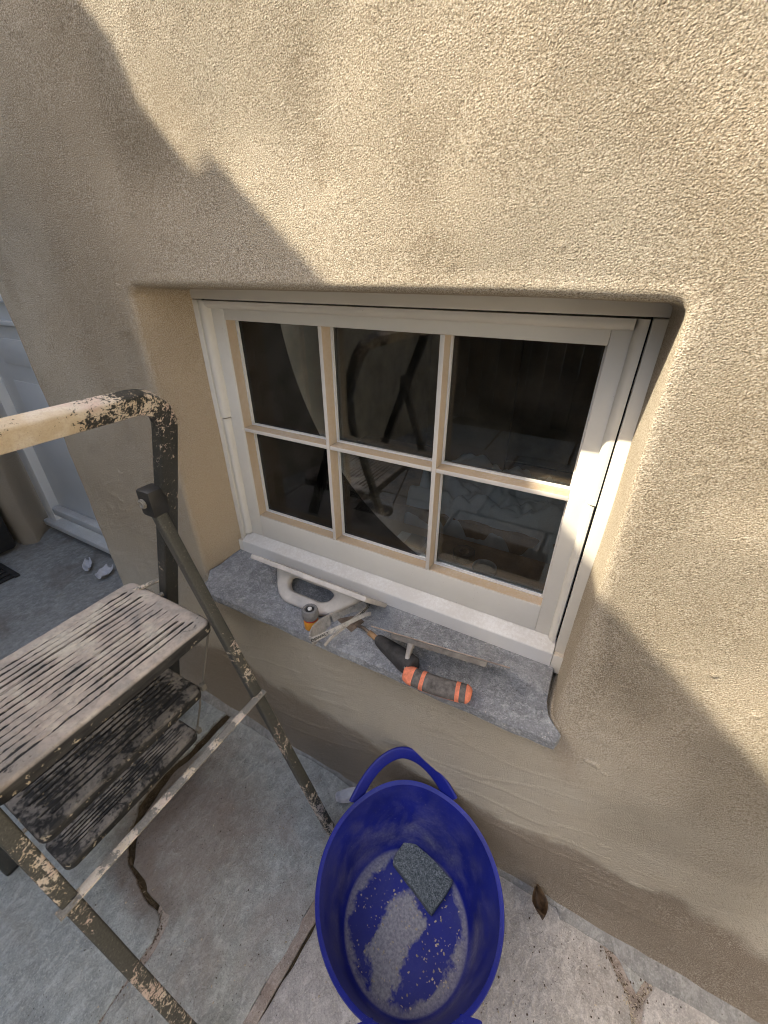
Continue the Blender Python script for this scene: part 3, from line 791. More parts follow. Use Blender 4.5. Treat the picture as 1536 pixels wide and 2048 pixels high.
# ------------------------------------------------------------------ door in the recess on the left
door = empty('panelled_door', (-2.3, .945, 0)); tag(door, 'grey painted panelled door with weatherboard in the recess at far left', 'door')
def dbox(name, x, y, z, mat='door_paint', bev=.003):
    o = box(name, x, y, z, mat, None, bev); return to_parent(o, door)
dbox('door_leaf', (-2.80, -1.52), (.985, 1.03), (.115, 2.1))
dbox('door_jamb', (-2.90, -2.803), (.94, 1.03), (.03, 2.1)); dbox('threshold', (-2.895, -1.5), (.905, 1.04), (.035, .068), 'pale_sill_paint', .005)
dbox('threshold_base', (-2.895, -1.5), (.935, 1.04), (-.02, .034), 'mortar_grey')
dbox('weatherboard', (-2.785, -1.53), (.935, .984), (.118, .165), 'pale_sill_paint', .006)
dbox('door_panel', (-2.66, -1.60), (.979, .9845), (.33, .92)); dbox('door_panel', (-2.66, -1.60), (.979, .9845), (1.00, 1.12))
dbox('door_moulding', (-2.70, -1.55), (.965, .9845), (1.18, 1.20)); dbox('door_moulding', (-2.70, -1.55), (.960, .9845), (1.275, 1.305))
# black grating beside the recess
gt = empty('drain_grate', (-2.68, .42, 0)); tag(gt, 'black slotted drain grate on the ground at the far left edge', 'grate')
box('grate_rim', (-.17, .17), (-.17, -.145), (0, .014), 'dark_iron', gt, .003); box('grate_rim', (-.17, .17), (.145, .17), (0, .014), 'dark_iron', gt, .003)
for k in range(8): box('grate_bar', (-.165 + k * .043, -.143 + k * .043), (-.146, .146), (0, .012), 'dark_iron', gt, .002)
# black box added to fill the dark passage beyond the far reveal
bn = empty('dark_void_box', (-3.00, .49, 0)); tag(bn, 'black box added for the dark passage at the far left edge beside the door recess', 'dark box')
box('void_box_body', (-.22, .22), (-.22, .22), (.02, .60), 'black_plastic', bn, .02); box('void_box_lid', (-.235, .235), (-.235, .235), (.605, .64), 'black_plastic', bn, .012)

# ------------------------------------------------------------------ yard around (behind the camera): fence and neighbouring wing
fen = empty('board_fence', (0, -2.75, 0)); tag(fen, 'dark brown boarded fence across the yard opposite the window', 'fence')
fb = box('rail', (-4.2, 4.2), (-.045, -.005), (.35, .43), 'fence_timber', fen, .004); box('rail', (-4.2, 4.2), (-.045, -.005), (1.45, 1.53), 'fence_timber', fen, .004)
bme = None
for k in range(56):
    if bme is None:
        o = box('fence_board', (-.07, .07), (0, .02), (.03, 1.95), 'fence_timber', fen, .004); bme = o.data
    else:
        o = link('fence_board', bme, None, fen)
    o.location = (-4.1 + k * .149, 0, random.uniform(-.012, .012))
# wing of the neighbouring house: its eaves throw the slanting shadow on the wall
E0 = Vector((-2.00, -.373, 3.005)); ED = Vector((.2872, -.9579, 0)); EN = Vector((-.9579, -.2872, 0))   # EN points away from the yard
nb = empty('neighbouring_house', (E0.x, E0.y, 0)); tag(nb, 'rendered wing of the neighbouring house with slate eaves, left of the yard', 'house')
def nbmesh(name, pts, fs, mat):
    me = bpy.data.meshes.new(name); me.from_pydata([tuple(p) for p in pts], [], fs)
    bm = bmesh.new(); bm.from_mesh(me); bmesh.ops.recalc_face_normals(bm, faces=bm.faces); bm.to_mesh(me); bm.free()
    return to_parent(link(name, me, mat), nb)
def nbox(name, s0, s1, d0, d1, z0, z1, mat):
    P = []
    for s_, d_, z_ in ((s0, d0, z0), (s1, d0, z0), (s1, d1, z0), (s0, d1, z0), (s0, d0, z1), (s1, d0, z1), (s1, d1, z1), (s0, d1, z1)):
        q = Vector((E0.x, E0.y, 0)) + ED * s_ + EN * d_; P.append((q.x, q.y, z_))
    return nbmesh(name, P, [(0, 1, 2, 3), (4, 5, 6, 7), (0, 1, 5, 4), (1, 2, 6, 5), (2, 3, 7, 6), (3, 0, 4, 7)], mat)
nbox('house_wall', -.50, 7.0, .16, 4.0, -.02, 2.90, 'neighbour_render')
nbox('house_wall', -1.75, -.502, 1.15, 4.0, -.02, 3.6, 'neighbour_render')  # unseen extra block, added to keep sun off the recessed door
# roof slope with a slightly uneven eaves line
ev = [(-.55, .015), (-.21, .010), (-.165, .0), (-.15, -.050), (-.095, -.058), (-.085, -.004), (.05, .004), (.2, -.010), (.36, .012), (1.2, 0.02), (7.0, 0)]
P = []; 
for s_, dz in ev:
    q = E0 + ED * s_; P += [(q.x, q.y, E0.z + dz), (q.x, q.y, E0.z + dz - .10)]
    r_ = q + EN * 4.2; P += [(r_.x, r_.y, E0.z + .9), (r_.x, r_.y, E0.z + .8)]
fs = []
for k in range(len(ev) - 1):
    a_ = k * 4; b_ = a_ + 4
    fs += [(a_, b_, b_ + 2, a_ + 2), (a_ + 1, b_ + 1, b_, a_), (a_ + 1, a_ + 3, b_ + 3, b_ + 1), (a_ + 2, b_ + 2, b_ + 3, a_ + 3)]
fs += [(0, 2, 3, 1), (len(P) - 4, len(P) - 3, len(P) - 1, len(P) - 2)]
nbmesh('roof', P, fs, 'roof_slate')
for s_ in (1.6, 4.0):
    nbox('window', s_, s_ + .9, .135, .17, 1.0, 2.2, 'door_paint'); nbox('window_pane', s_ + .06, s_ + .84, .125, .1349, 1.06, 2.14, 'black_plastic')

# unseen rendered wing added on the right to bounce warm sunlight into the shade
rw = empty('bounce_wing', (2.75, -1.2, 0)); tag(rw, 'unseen cream rendered wing added on the right to bounce warm sunlight into the yard', 'house')
box('house_wall', (0, 3.0), (-2.6, 1.77), (-.02, 3.6), 'neighbour_render', rw, .01)
box('roof', (-.15, 3.2), (-2.7, 1.76), (3.61, 3.75), 'roof_slate', rw, .01)
box('door', (-.03, -.002), (-1.2, -.3), (.02, 2.0), 'door_paint', rw, .004)

# ------------------------------------------------------------------ step ladder
lad = empty('step_ladder', (-.75, .2, 0))
tag(lad, 'paint-spattered black folding step ladder with three ribbed treads, left of the tub', 'ladder')
def lpart(name, me, mat, parent=lad):
    o = link(name, me, mat); o.parent = parent
    if parent is lad: o.matrix_parent_inverse = Matrix.Translation(-Vector(lad.location))
    return o
YF, YN = .440, -.045
UX = lambda z: -.684 - .373 * (1.156 - z)
ztop = 1.212; r_ = .060
path = [(UX(0.0), YF + .012, 0.0), (UX(.10), YF + .010, .10), (UX(.4), YF + .004, .4), (UX(.8), YF, .8), (UX(1.0), YF, 1.0)]
for k in range(0, 9):
    a_ = math.pi / 2 * k / 8; zc = ztop - r_ + r_ * math.sin(a_); path.append((UX(zc), YF - r_ + r_ * math.cos(a_), zc))
for f_ in (.2, .4, .6, .8): path.append((UX(ztop), YF - r_ + (YN + r_ - YF + r_) * f_, ztop))
for k in range(0, 9):
    a_ = math.pi / 2 * (1 - k / 8); zc = ztop - r_ + r_ * math.sin(a_); path.append((UX(zc), YN + r_ - r_ * math.cos(a_), zc))
path += [(UX(.8), YN, .8), (UX(.4), YN - .004, .4), (UX(0), YN - .012, 0)]
def dens(path, step=.012):
    out = [Vector(path[0])]
    for a_, b_ in zip(path[:-1], path[1:]):
        a_ = Vector(a_); b_ = Vector(b_); k = max(1, int((b_ - a_).length / step))
        for j in range(1, k + 1): out.append(a_.lerp(b_, j / k))
    return out
pd = dens(path)
at_ = []
for p in pd:
    if p.z > ztop - .012: v_ = .78 + .15 * math.sin(p.y * 29 + 1) if p.y < .30 else .56
    elif p.z > 1.12: v_ = .40
    elif p.z > 0.95: v_ = .30
    else: v_ = .16 + .22 * math.exp(-((p.z - .80) / .05) ** 2)
    at_.append(v_)
lpart('front_frame', sweep(pd, rrect(.028, .036, .0045), True, Vector((0, 1, 0)), None, at_), 'ladder_enamel')
RX = lambda z: -.742 + (.406 - .738 + .742 - .406 + .332) * 0 + (1.0 - z) * .350
def rear_leg(yt, yb, near):
    pth = dens([(RX(1.01), yt, 1.01), (RX(.5), (yt + yb) / 2, .5), (RX(.10), yb, .10), (RX(.05) + .002, yb, .05), (RX(0) + .022, yb, .0)])
    av = []
    for p in pth:
        v_ = .30 + .14 * math.sin(p.z * 23 + (2 if near else 0))
        if abs(p.z - .60) < .05 and not near: v_ = .52
        if near and .5 < p.z < .66: v_ = .54
        if near and p.z < .32: v_ = .43
        if not near and p.z > .80: v_ = .16
        if not near and p.z < .22: v_ = .55
        av.append(v_)
    return lpart('rear_leg', sweep(pth, rrect(.020 if not near else .026, .025, .004), True, Vector((0, 1, 0)), None, av), 'ladder_olive')
l1 = rear_leg(.408, .416, False); l2 = rear_leg(-.012, -.018, True)
def flat(attr_me, v_):
    at = attr_me.attributes.new('splat', 'FLOAT', 'POINT'); at.data.foreach_set('value', [v_] * len(attr_me.vertices)); return attr_me
zb = .521
pb = [Vector((RX(zb) + .014, .425 - .46 * k / 40, zb)) for k in range(41)]
bav = [.45 + .25 * math.sin(k * 1.1) + (.15 if k > 30 else 0) for k in range(41)]
cb = lpart('cross_brace', sweep(pb, rrect(.004, .018, .0015, 2), True, Vector((1, 0, 0)), None, bav), 'ladder_zinc')
for y_ in (.408, -.012):
    me = lathe([(0, 0), (.006, 0), (.005, .003), (0, .004)], 14, None, Matrix.Translation((RX(zb) + .016, y_, zb)) @ Matrix.Rotation(math.radians(90), 4, 'Y'))
    lpart('rivet', flat(me, .4), 'ladder_zinc', lad)
# pivot blocks joining the two frames
for y_, s_ in ((.418, 1), (-.022, -1)):
    o = box('pivot_block', (RX(1.0) - .020, RX(1.0) + .020), (y_ - .026, y_ + .012), (.972, 1.030), 'black_plastic', None, .006)
    o.rotation_euler = (0, 0, 0); to_parent(o, lad)
    me = lathe([(0, 0), (.010, 0), (.010, .004), (.006, .006), (.005, .003), (0, .003)], 18, None, Matrix.Translation((RX(1.0) - .002, y_ - .0265 if s_ > 0 else y_ + .0125, 1.003)) @ Matrix.Rotation(math.radians(90 * s_), 4, 'X'))
    b_ = lpart('pivot_bolt', flat(me, .25), 'ladder_zinc', lad)
# treads with moulded ribs
def tread(name, x0, x1, y0, y1, zt, th, ng, mat, lab, rcn=.022):
    nxs, nys = 150, 60
    gx = np.linspace(x0, x1, nxs); gy = np.concatenate([np.linspace(y0, y0 + .06, 20), np.linspace(y0 + .06, y1 - .06, nys - 40 + 2)[1:-1], np.linspace(y1 - .06, y1, 20)]); ny = len(gy)
    GX, GYg = np.meshgrid(gx, gy, indexing='ij')
    # clamp to a rounded rectangle
    cx = np.clip(GX, x0 + rcn, x1 - rcn); cy = np.clip(GYg, y0 + rcn, y1 - rcn)
    dx = GX - cx; dy = GYg - cy; rr = np.hypot(dx, dy); k = np.where(rr > rcn, rcn / np.maximum(rr, 1e-9), 1)
    PX = cx + dx * k; PY = cy + dy * k
    edge = np.minimum(np.minimum(PX - x0, x1 - PX), np.minimum(PY - y0, y1 - PY)); rim = rcn - np.hypot(PX - cx, PY - cy); edge = np.where((dx != 0) & (dy != 0), rim, edge)
    Zt = np.full_like(PX, zt) - .006 * np.clip(1 - edge / .008, 0, 1) ** 2
    gw = (x1 - x0 - .050) / ng; ph = ((PX - x0 - .025) / gw) % 1.0
    ing = (PX > x0 + .025) & (PX < x1 - .025)
    jig = .010 * np.sin(np.floor((PX - x0 - .025) / gw) * 2.4)
    ends = np.clip((PY - y0 - .030 + jig) / .006, 0, 1) * np.clip((y1 - .030 + jig - PY) / .006, 0, 1)
    gr = np.where(ing, np.clip(1 - np.abs(ph - .5) / .19, 0, 1), 0) * ends
    gr = np.clip(gr * 1.6, 0, 1) * np.clip(.85 + .9 * fbm(PX * 20, PY * 16, 3, int(zt * 100)), .30, 1)
    Zt = Zt - .0042 * gr + .0016 * np.clip(fbm(PX * 70, PY * 45, 4, 60), -.3, 1)
    V = np.stack([PX, PY, Zt], -1).reshape(-1, 3).tolist(); F_ = []
    for i in range(nxs - 1):
        for j in range(ny - 1): a_ = i * ny + j; F_.append((a_, a_ + ny, a_ + ny + 1, a_ + 1))
    border = [i * ny for i in range(nxs)] + [(nxs - 1) * ny + j for j in range(1, ny)] + [i * ny + ny - 1 for i in range(nxs - 2, -1, -1)] + [j for j in range(ny - 2, 0, -1)]
    nb0 = len(V)
    for q in border: V.append([V[q][0], V[q][1], zt - th])
    m_ = len(border)
    for q in range(m_): F_.append((border[q], nb0 + q, nb0 + (q + 1) % m_, border[(q + 1) % m_]))
    F_.append(tuple(nb0 + q for q in range(m_))[::-1])
    me = bpy.data.meshes.new(name); me.from_pydata(V, [], F_)
    at = me.attributes.new('groove', 'FLOAT', 'POINT'); vals = np.zeros(len(V)); vals[:nb0] = gr.reshape(-1); at.data.foreach_set('value', vals)
    bm = bmesh.new(); bm.from_mesh(me); bmesh.ops.remove_doubles(bm, verts=bm.verts, dist=1e-5); bmesh.ops.recalc_face_normals(bm, faces=bm.faces); bm.to_mesh(me); bm.free()
    o = lpart(name, shade_auto(me, 50), mat); o['label'] = lab
    return o
Z1, Z2, Z3 = .716, .430, .150
tread('tread', -.955, -.664, -.010, .412, Z1, .030, 15, 'tread_dusty', 'top tread, caked in pinkish dried render')
tread('tread', -.935, -.768, .004, .398, Z2, .026, 8, 'tread_grey', 'middle tread, dark ribbed rubber')
tread('tread', -.985, -.876, .006, .398, Z3, .026, 6, 'tread_grey', 'lowest tread, dark ribbed rubber')
# tie rods between the treads and short spindles to the frame
def rod(name, p, q, r, mat='ladder_zinc', sp=.25, bend=None):
    pts = [p, q] if bend is None else [p, bend, q]
    pth = dens(pts, .02)
    return lpart(name, sweep(pth, circ(r, 10), True, Vector((.3, 1, .1)), None, [sp] * len(pth)), mat)
for y_ in (.413, -.008):
    yo = .006 if y_ > 0 else -.006
    rod('tie_rod', (-.682, y_ + yo, Z1 - .012), (-.79, y_ + yo - .006, Z2 - .010), .0030)
    rod('tie_rod', (-.80, y_ + yo - .008, Z2 - .02), (-.90, y_ + yo - .008, Z3 - .010), .0030, bend=(-.845, y_ + yo - .006, .28))
    for z_, x_ in ((Z1 - .012, -.90), (Z2 - .012, -.945), (Z3 - .012, -.99)):
        xe = UX(z_)
        rod('spindle', (xe, y_ - .03 if y_ > 0 else y_ + .03, z_), (xe, YF + .002 if y_ > 0 else YN - .002, z_), .006, 'ladder_zinc', .45)
    rod('spindle', (-.915, (y_ - .02) if y_ > 0 else y_ + .02, Z1 - .004), (UX(.755), YF if y_ > 0 else YN, .755), .0055, 'ladder_zinc', .55)
for z_, x_, e_ in ((Z1, -.672, .414), (Z2, -.780, .402), (Z3, -.888, .402)):
    o = box('hinge_clip', (x_ - .007, x_ + .007), (e_ - .004, e_ + .010), (z_ - .022, z_ - .002), 'ladder_zinc', None, .002); flat(o.data, .3); to_parent(o, lad)
# rubber feet
for px_, py_ in ((UX(0), YF + .012), (UX(0), YN - .012), (RX(0) + .022, .416), (RX(0) + .022, -.018)):
    o = box('foot', (px_ - .020, px_ + .020), (py_ - .019, py_ + .019), (0.0, .034), 'black_plastic', None, .006); to_parent(o, lad)

# ------------------------------------------------------------------ blue tub
TC = Vector((-.127, .345, 0.0)); TH, TR, TB = .243, .2, .158
tub = empty('blue_tub', TC); tag(tub, 'deep blue flexible builder\'s tub with two loop handles and dried cement inside', 'tub')
AX = Vector((-.50, .866, 0)).normalized()                        # handle axis in plan
prof = [(0, .012), (TB - .03, .012), (TB - .012, .015), (TB - .003, .026)]
for k in range(1, 13): 
    f_ = k / 12; prof.append((TB + (TR - .006 - TB) * f_ ** .92, .026 + (TH - .030) * f_))
prof += [(TR, TH), (TR + .0025, TH + .0008), (TR + .0038, TH - .003), (TR + .003, TH - .010), (TR - .002, TH - .012)]
for k in range(11, -1, -1):
    f_ = k / 12; prof.append((TB + .004 + (TR - .005 - TB) * f_ ** .92, .012 + (TH - .022) * f_))
prof += [(TB - .006, .0), (0, .0)]
me = lathe(prof, 96)
at = me.attributes.new('inner', 'FLOAT', 'POINT')
vals = []
for v_ in me.vertices:
    r0 = math.hypot(v_.co.x, v_.co.y); lim = TB + (TR - TB) * max(0, (v_.co.z - .02) / (TH - .02)) ** .92
    vals.append(1.0 if (v_.co.z > .008 and r0 < lim - .0005 and v_.co.z < TH - .0015) else 0.0)
at.data.foreach_set('value', vals)
# slight pull of the rim towards the handles, soft dents
for v_ in me.vertices:
    c_ = (v_.co.x * AX.x + v_.co.y * AX.y); p_ = v_.co.x * -AX.y + v_.co.y * AX.x; hf = max(0, v_.co.z / TH)
    ca_ = abs(c_) / max(1e-6, math.hypot(c_, p_)); lift = max(0, (ca_ - .80) / .20) ** 2 * max(0, (hf - .75) / .25)
    v_.co.z += .012 * lift
    c_ *= 1 + .035 * hf; p_ *= 1 - .012 * hf
    v_.co.x = AX.x * c_ - AX.y * p_; v_.co.y = AX.y * c_ + AX.x * p_
link('tub_body', me, 'tub_blue', tub)
PX_ = Vector((-AX.y, AX.x, 0))
def handle(sgn, apex_out, apex_up, hwd=36):
    pts = []; n_ = 40; hw = math.radians(hwd)
    for k in range(n_ + 1):
        f_ = k / n_ * 2 - 1
        a_ = f_ * hw
        bump_ = (1 - abs(f_) ** 1.75)
        rad = (TR + .007) * (1 + .035 * math.cos(a_) ** 2)
        w_ = rad * math.sin(a_) * (1.0 - .0 * bump_)
        out = rad * math.cos(a_) + apex_out * bump_ ** 1.0
        z_ = TH - .008 + (.010 if hwd < 30 else 0) + apex_up * bump_ ** 1.0
        q = AX * out * sgn + PX_ * w_; pts.append(Vector((q.x, q.y, z_)))
    # flat band: wide across the loop, thin through
    vs = []; fs = []; wid, thk = .032, .009
    tilt = Vector((0, 0, apex_up)) + AX * sgn * apex_out; tilt.normalize()
    for k, p in enumerate(pts):
        t_ = (pts[min(k + 1, n_)] - pts[max(k - 1, 0)]).normalized()
        outv = (tilt - t_ * tilt.dot(t_)).normalized(); nn = t_.cross(outv).normalized()
        fe = abs(k / n_ * 2 - 1) ** 4
        for a_, b_ in rrect(wid, thk, .0042, 3): vs.append(p + outv * (a_ * (1 + .30 * fe) - .004 * fe) + nn * b_)
    m_ = 16
    for k in range(n_):
        for j in range(m_): a_ = k * m_ + j; b_ = k * m_ + (j + 1) % m_; fs.append((a_, b_, b_ + m_, a_ + m_))
    fs += [tuple(range(m_)), tuple(range(n_ * m_, n_ * m_ + m_))]
    me = bpy.data.meshes.new('handle'); me.from_pydata([tuple(v) for v in vs], [], fs)
    bm = bmesh.new(); bm.from_mesh(me); bmesh.ops.recalc_face_normals(bm, faces=bm.faces); bm.to_mesh(me); bm.free()
    link('handle', shade_auto(me, 50), 'tub_blue', tub)
handle(1, .032, .080); handle(-1, .085, .040, 28)
# crumbs in the tub (uncountable)
def crumbs(name, pts, smin, smax, mat, parent=None):
    vs = []; fs = []
    for (x_, y_, z_) in pts:
        s_ = random.uniform(smin, smax); a_ = random.uniform(0, 6.28); e_ = random.uniform(.3, 1.0); h_ = s_ * random.uniform(.3, .7); b0 = len(vs)
        for k in range(4):
            q = a_ + k * math.pi / 2 + random.uniform(-.4, .4); vx, vy = s_ * math.cos(q), s_ * e_ * math.sin(q)
            vs.append((x_ + vx * math.cos(a_) - vy * math.sin(a_), y_ + vx * math.sin(a_) + vy * math.cos(a_), z_))
        vs.append((x_ + random.uniform(-.2, .2) * s_, y_, z_ + h_))
        fs += [(b0, b0 + 1, b0 + 4), (b0 + 1, b0 + 2, b0 + 4), (b0 + 2, b0 + 3, b0 + 4), (b0 + 3, b0, b0 + 4)]
    me = bpy.data.meshes.new(name); me.from_pydata(vs, [], fs)
    return link(name, me, mat, parent)
pp = []
for k in range(330):
    a_ = random.uniform(0, 6.28); r0 = .15 * math.sqrt(random.random()); pp.append((TC.x + r0 * math.cos(a_), TC.y + r0 * math.sin(a_), .0128))
tag(crumbs('cement_crumbs', pp, .0007, .0040, 'cream_chip'), 'pale crumbs of dried render on the floor of the blue tub', 'crumbs', kind='stuff')
# scouring pad lying in the tub
pc = [(-.197, .497), (-.054, .469), (-.074, .393), (-.204, .431)]
oo = rough_outline([(-.200, .503), (-.120, .488), (-.053, .474), (-.052, .466), (-.077, .389), (-.085, .390), (-.208, .433), (-.210, .444)], .006, .0022, 77)
ar = sum(oo[k][0] * oo[(k + 1) % len(oo)][1] - oo[(k + 1) % len(oo)][0] * oo[k][1] for k in range(len(oo)))
if ar < 0: oo = oo[::-1]
me = prism(oo, .0135, .034, .002)
tag(link('scouring_pad', me, 'scour_pad_grey'), 'grey-green fibrous scouring pad lying on the floor of the blue tub', 'pad')

# ------------------------------------------------------------------ things on the sill
def place(o, origin, xa, ya):
    xa = Vector(xa).normalized(); ya = Vector(ya); ya = (ya - xa * ya.dot(xa)).normalized(); za = xa.cross(ya)
    m = Matrix((xa, ya, za)).transposed().to_4x4(); m.translation = origin; o.matrix_world = m
# plasterer's float: x along the blade, y across it, z out of the back (handle side)
fl = empty('plastering_float'); tag(fl, 'dirty white plastic plastering float with open D handle propped against the window frame', 'float')
FL, FW = .348, .145
bm = bmesh.new(); bmesh.ops.create_cube(bm, size=1)
for v_ in bm.verts: v_.co = Vector((v_.co.x * FL, v_.co.y * FW, v_.co.z * .012))
bmesh.ops.bevel(bm, geom=bm.edges[:], offset=.0025, segments=2, profile=.5, affect='EDGES')
link('blade', shade_auto(bm_mesh(bm), 30), 'float_white', fl)
def catm(P, n=6):
    P = [Vector(p) for p in P]; out = []
    for i in range(len(P) - 1):
        p0 = P[max(i - 1, 0)]; p1 = P[i]; p2 = P[i + 1]; p3 = P[min(i + 2, len(P) - 1)]
        for k in range(n):
            t = k / n; out.append(.5 * ((2 * p1) + (-p0 + p2) * t + (2 * p0 - 5 * p1 + 4 * p2 - p3) * t * t + (-p0 + 3 * p1 - 3 * p2 + p3) * t ** 3))
    out.append(P[-1]); return out
def radial(poly, c, ang):
    d = Vector((math.cos(ang), math.sin(ang))); best = 0
    for q in range(len(poly)):
        a_ = Vector(poly[q]) - c; b_ = Vector(poly[(q + 1) % len(poly)]) - c; e_ = b_ - a_
        den = d.x * e_.y - d.y * e_.x
        if abs(den) < 1e-9: continue
        t_ = (a_.x * e_.y - a_.y * e_.x) / den; u_ = (a_.x * d.y - a_.y * d.x) / den
        if t_ > 0 and -1e-6 <= u_ <= 1 + 1e-6: best = max(best, t_)
    return best
HC = Vector((-.010, .028))
outp = [(-.138, -.005), (-.130, .006), (-.112, .040), (-.096, .066), (-.068, .079), (.040, .079), (.070, .066), (.105, .030), (.136, .006), (.144, -.005)]
inp = [(-.080, .013), (-.079, .034), (-.066, .047), (.034, .047), (.054, .036), (.064, .018), (.056, .012)]
NA = 96; ro = [radial(outp, HC, 2 * math.pi * q / NA) for q in range(NA)]; ri = [radial(inp, HC, 2 * math.pi * q / NA) for q in range(NA)]
for it in range(3):
    ro = [(ro[q - 1] + 2 * ro[q] + ro[(q + 1) % NA]) / 4 for q in range(NA)]; ri = [(ri[q - 1] + 2 * ri[q] + ri[(q + 1) % NA]) / 4 for q in range(NA)]
vs = []; fs = []; MS = 18
for q in range(NA):
    a_ = 2 * math.pi * q / NA; d = Vector((math.cos(a_), math.sin(a_))); cm = HC + d * (ro[q] + ri[q]) / 2; hwid = (ro[q] - ri[q]) / 2
    for k in range(MS):
        b_ = 2 * math.pi * k / MS; cb_, sb_ = math.cos(b_), math.sin(b_)
        ex = math.copysign(abs(cb_) ** .55, cb_); ey = math.copysign(abs(sb_) ** .55, sb_)
        pt = cm + d * hwid * ex; vs.append((pt.x, .0145 * ey * (1 + .35 * max(0, (.03 - pt.y) / .03)), max(pt.y, -.004)))
for q in range(NA):
    for k in range(MS): a_ = q * MS + k; b_ = q * MS + (k + 1) % MS; c_ = ((q + 1) % NA) * MS; fs.append((a_, b_, c_ + (k + 1) % MS, c_ + k))
me = bpy.data.meshes.new('float_handle'); me.from_pydata(vs, [], fs)
bm = bmesh.new(); bm.from_mesh(me); bmesh.ops.recalc_face_normals(bm, faces=bm.faces); bm.to_mesh(me); bm.free()
link('handle', shade_auto(me, 60), 'float_white', fl)
ty_, tz_ = .592, .760                                             # top edge of the blade
dirw = Vector((0, .70, -.71)).normalized()                        # from top edge down to the resting edge
ctr = Vector((-.540, ty_, tz_)) + dirw * FW / 2
place(fl, ctr, (1, -.012, .012), -dirw)
if (fl.matrix_world.to_3x3() @ Vector((0, 0, 1))).y > 0: place(fl, ctr, (-1, .012, -.012), -dirw)
# steel trowel
tr = empty('steel_trowel'); tag(tr, 'steel plastering trowel with black and orange soft grip, resting on the slate sill', 'trowel')
bm = bmesh.new(); bmesh.ops.create_cube(bm, size=1)
for v_ in bm.verts: v_.co = Vector((v_.co.x * .280, v_.co.y * .115, v_.co.z * .0022))
link('blade', bm_mesh(bm), 'trowel_steel', tr)
bm = bmesh.new(); bmesh.ops.create_cube(bm, size=1)
for v_ in bm.verts:
    top = v_.co.z > 0; v_.co = Vector((v_.co.x * (.205 if not top else .20) - .005, v_.co.y * (.026 if not top else .012), .0012 + (v_.co.z + .5) * .011))
bmesh.ops.bevel(bm, geom=bm.edges[:], offset=.0018, segments=2, profile=.5, affect='EDGES')
link('mounting_bar', shade_auto(bm_mesh(bm), 30), 'trowel_alloy', tr)
link('shank', sweep(catm([(-.062, 0, .010), (-.062, 0, .030), (-.060, 0, .052), (-.052, 0, .068), (-.030, 0, .070)], 5), rrect(.011, .015, .003), True, Vector((0, 1, 0)), [1.5, 1.35, 1.2, 1.1, 1.05] + [1] * 16), 'trowel_alloy', tr)
gr = [(-.055, 0, .070)]; gs = []
gpth = [Vector((-.058 + .136 * k / 34, 0, .070 + .004 * math.sin(math.pi * k / 34))) for k in range(35)]
gsc = [(.80 + .2 * min(1, k / 3) + .06 * math.sin(math.pi * k / 34)) * (1 if k < 33 else (.9 if k == 33 else .72)) for k in range(35)]
grip = link('grip', sweep(gpth, rrect(.035, .040, .014, 5), True, Vector((0, 1, 0)), gsc), 'grip_grey', tr)
for a_, b_ in ((0, 5), (9, 11), (27, 29), (32, 34)):
    sub = gpth[a_:b_ + 1]; ss = [q * 1.045 for q in gsc[a_:b_ + 1]]
    if b_ == 34: sub = sub + [sub[-1] + Vector((.002, 0, 0))]; ss = ss + [.5]
    if a_ == 0: sub = [sub[0] - Vector((.003, 0, 0))] + sub; ss = [.6] + ss
    link('orange_band', sweep(sub, rrect(.035, .040, .014, 5), True, Vector((0, 1, 0)), ss), 'grip_orange', grip)
for s_ in (-1, 1):
    link('orange_line', sweep([p + Vector((0, s_ * .0105, .0168)) for p in gpth[11:28]], circ(.0012, 6)), 'grip_orange', grip)
dirt_ = Vector((0, .66, -.75)).normalized()
ctr = Vector((-.183, .545, .760)) + dirt_ * .0575
place(tr, ctr, (1, .10, .02), -dirt_)
if (tr.matrix_world.to_3x3() @ Vector((0, 0, 1))).y > 0: place(tr, ctr, (-1, -.10, -.02), -dirt_)
# margin trowel: black rubber handle with a hanging hole
mt = empty('margin_trowel'); tag(mt, 'small trowel with black rubber handle pierced by a hanging hole, between glasses and steel trowel', 'trowel')
hpth = catm([(-.058, 0, 0), (-.045, 0, 0), (-.015, 0, .001), (.020, 0, .001), (.045, 0, 0), (.056, 0, 0)], 6)
hs = [.45 + .55 * min(1, (i / (len(hpth) - 1)) / .62) for i in range(len(hpth))]; hs[-1] = .55; hs[-2] = .82; hs[-3] = .94
hnd = link('handle', sweep(hpth, rrect(.050, .038, .016, 5), True, Vector((0, 1, 0)), hs), 'grip_black', mt)
link('hanging_hole', lathe([(0, 0), (.0045, 0), (.0055, .0006), (.0045, .0012), (0, -.002)], 16, None, Matrix.Translation((.034, .002, .0190))), 'rubber_seal', hnd)
link('ferrule', sweep([(-.085, 0, 0), (-.056, 0, 0)], circ(.0065, 14)), 'wood_raw', mt)
link('tang', sweep(catm([(-.135, 0, -.012), (-.12, 0, -.006), (-.105, 0, 0), (-.083, 0, 0)], 5), circ(.0040, 10)), 'trowel_steel', mt)
bm = bmesh.new(); bmesh.ops.create_cube(bm, size=1)
for v_ in bm.verts: v_.co = Vector((-.165 + v_.co.x * .075, v_.co.y * .042, -.0135 + v_.co.z * .0018))
link('blade', bm_mesh(bm), 'trowel_steel', mt)
place(mt, Vector((-.276, .560, ST(.560) + .0195)), (.96, -.30, 0), (.30, .96, .1))
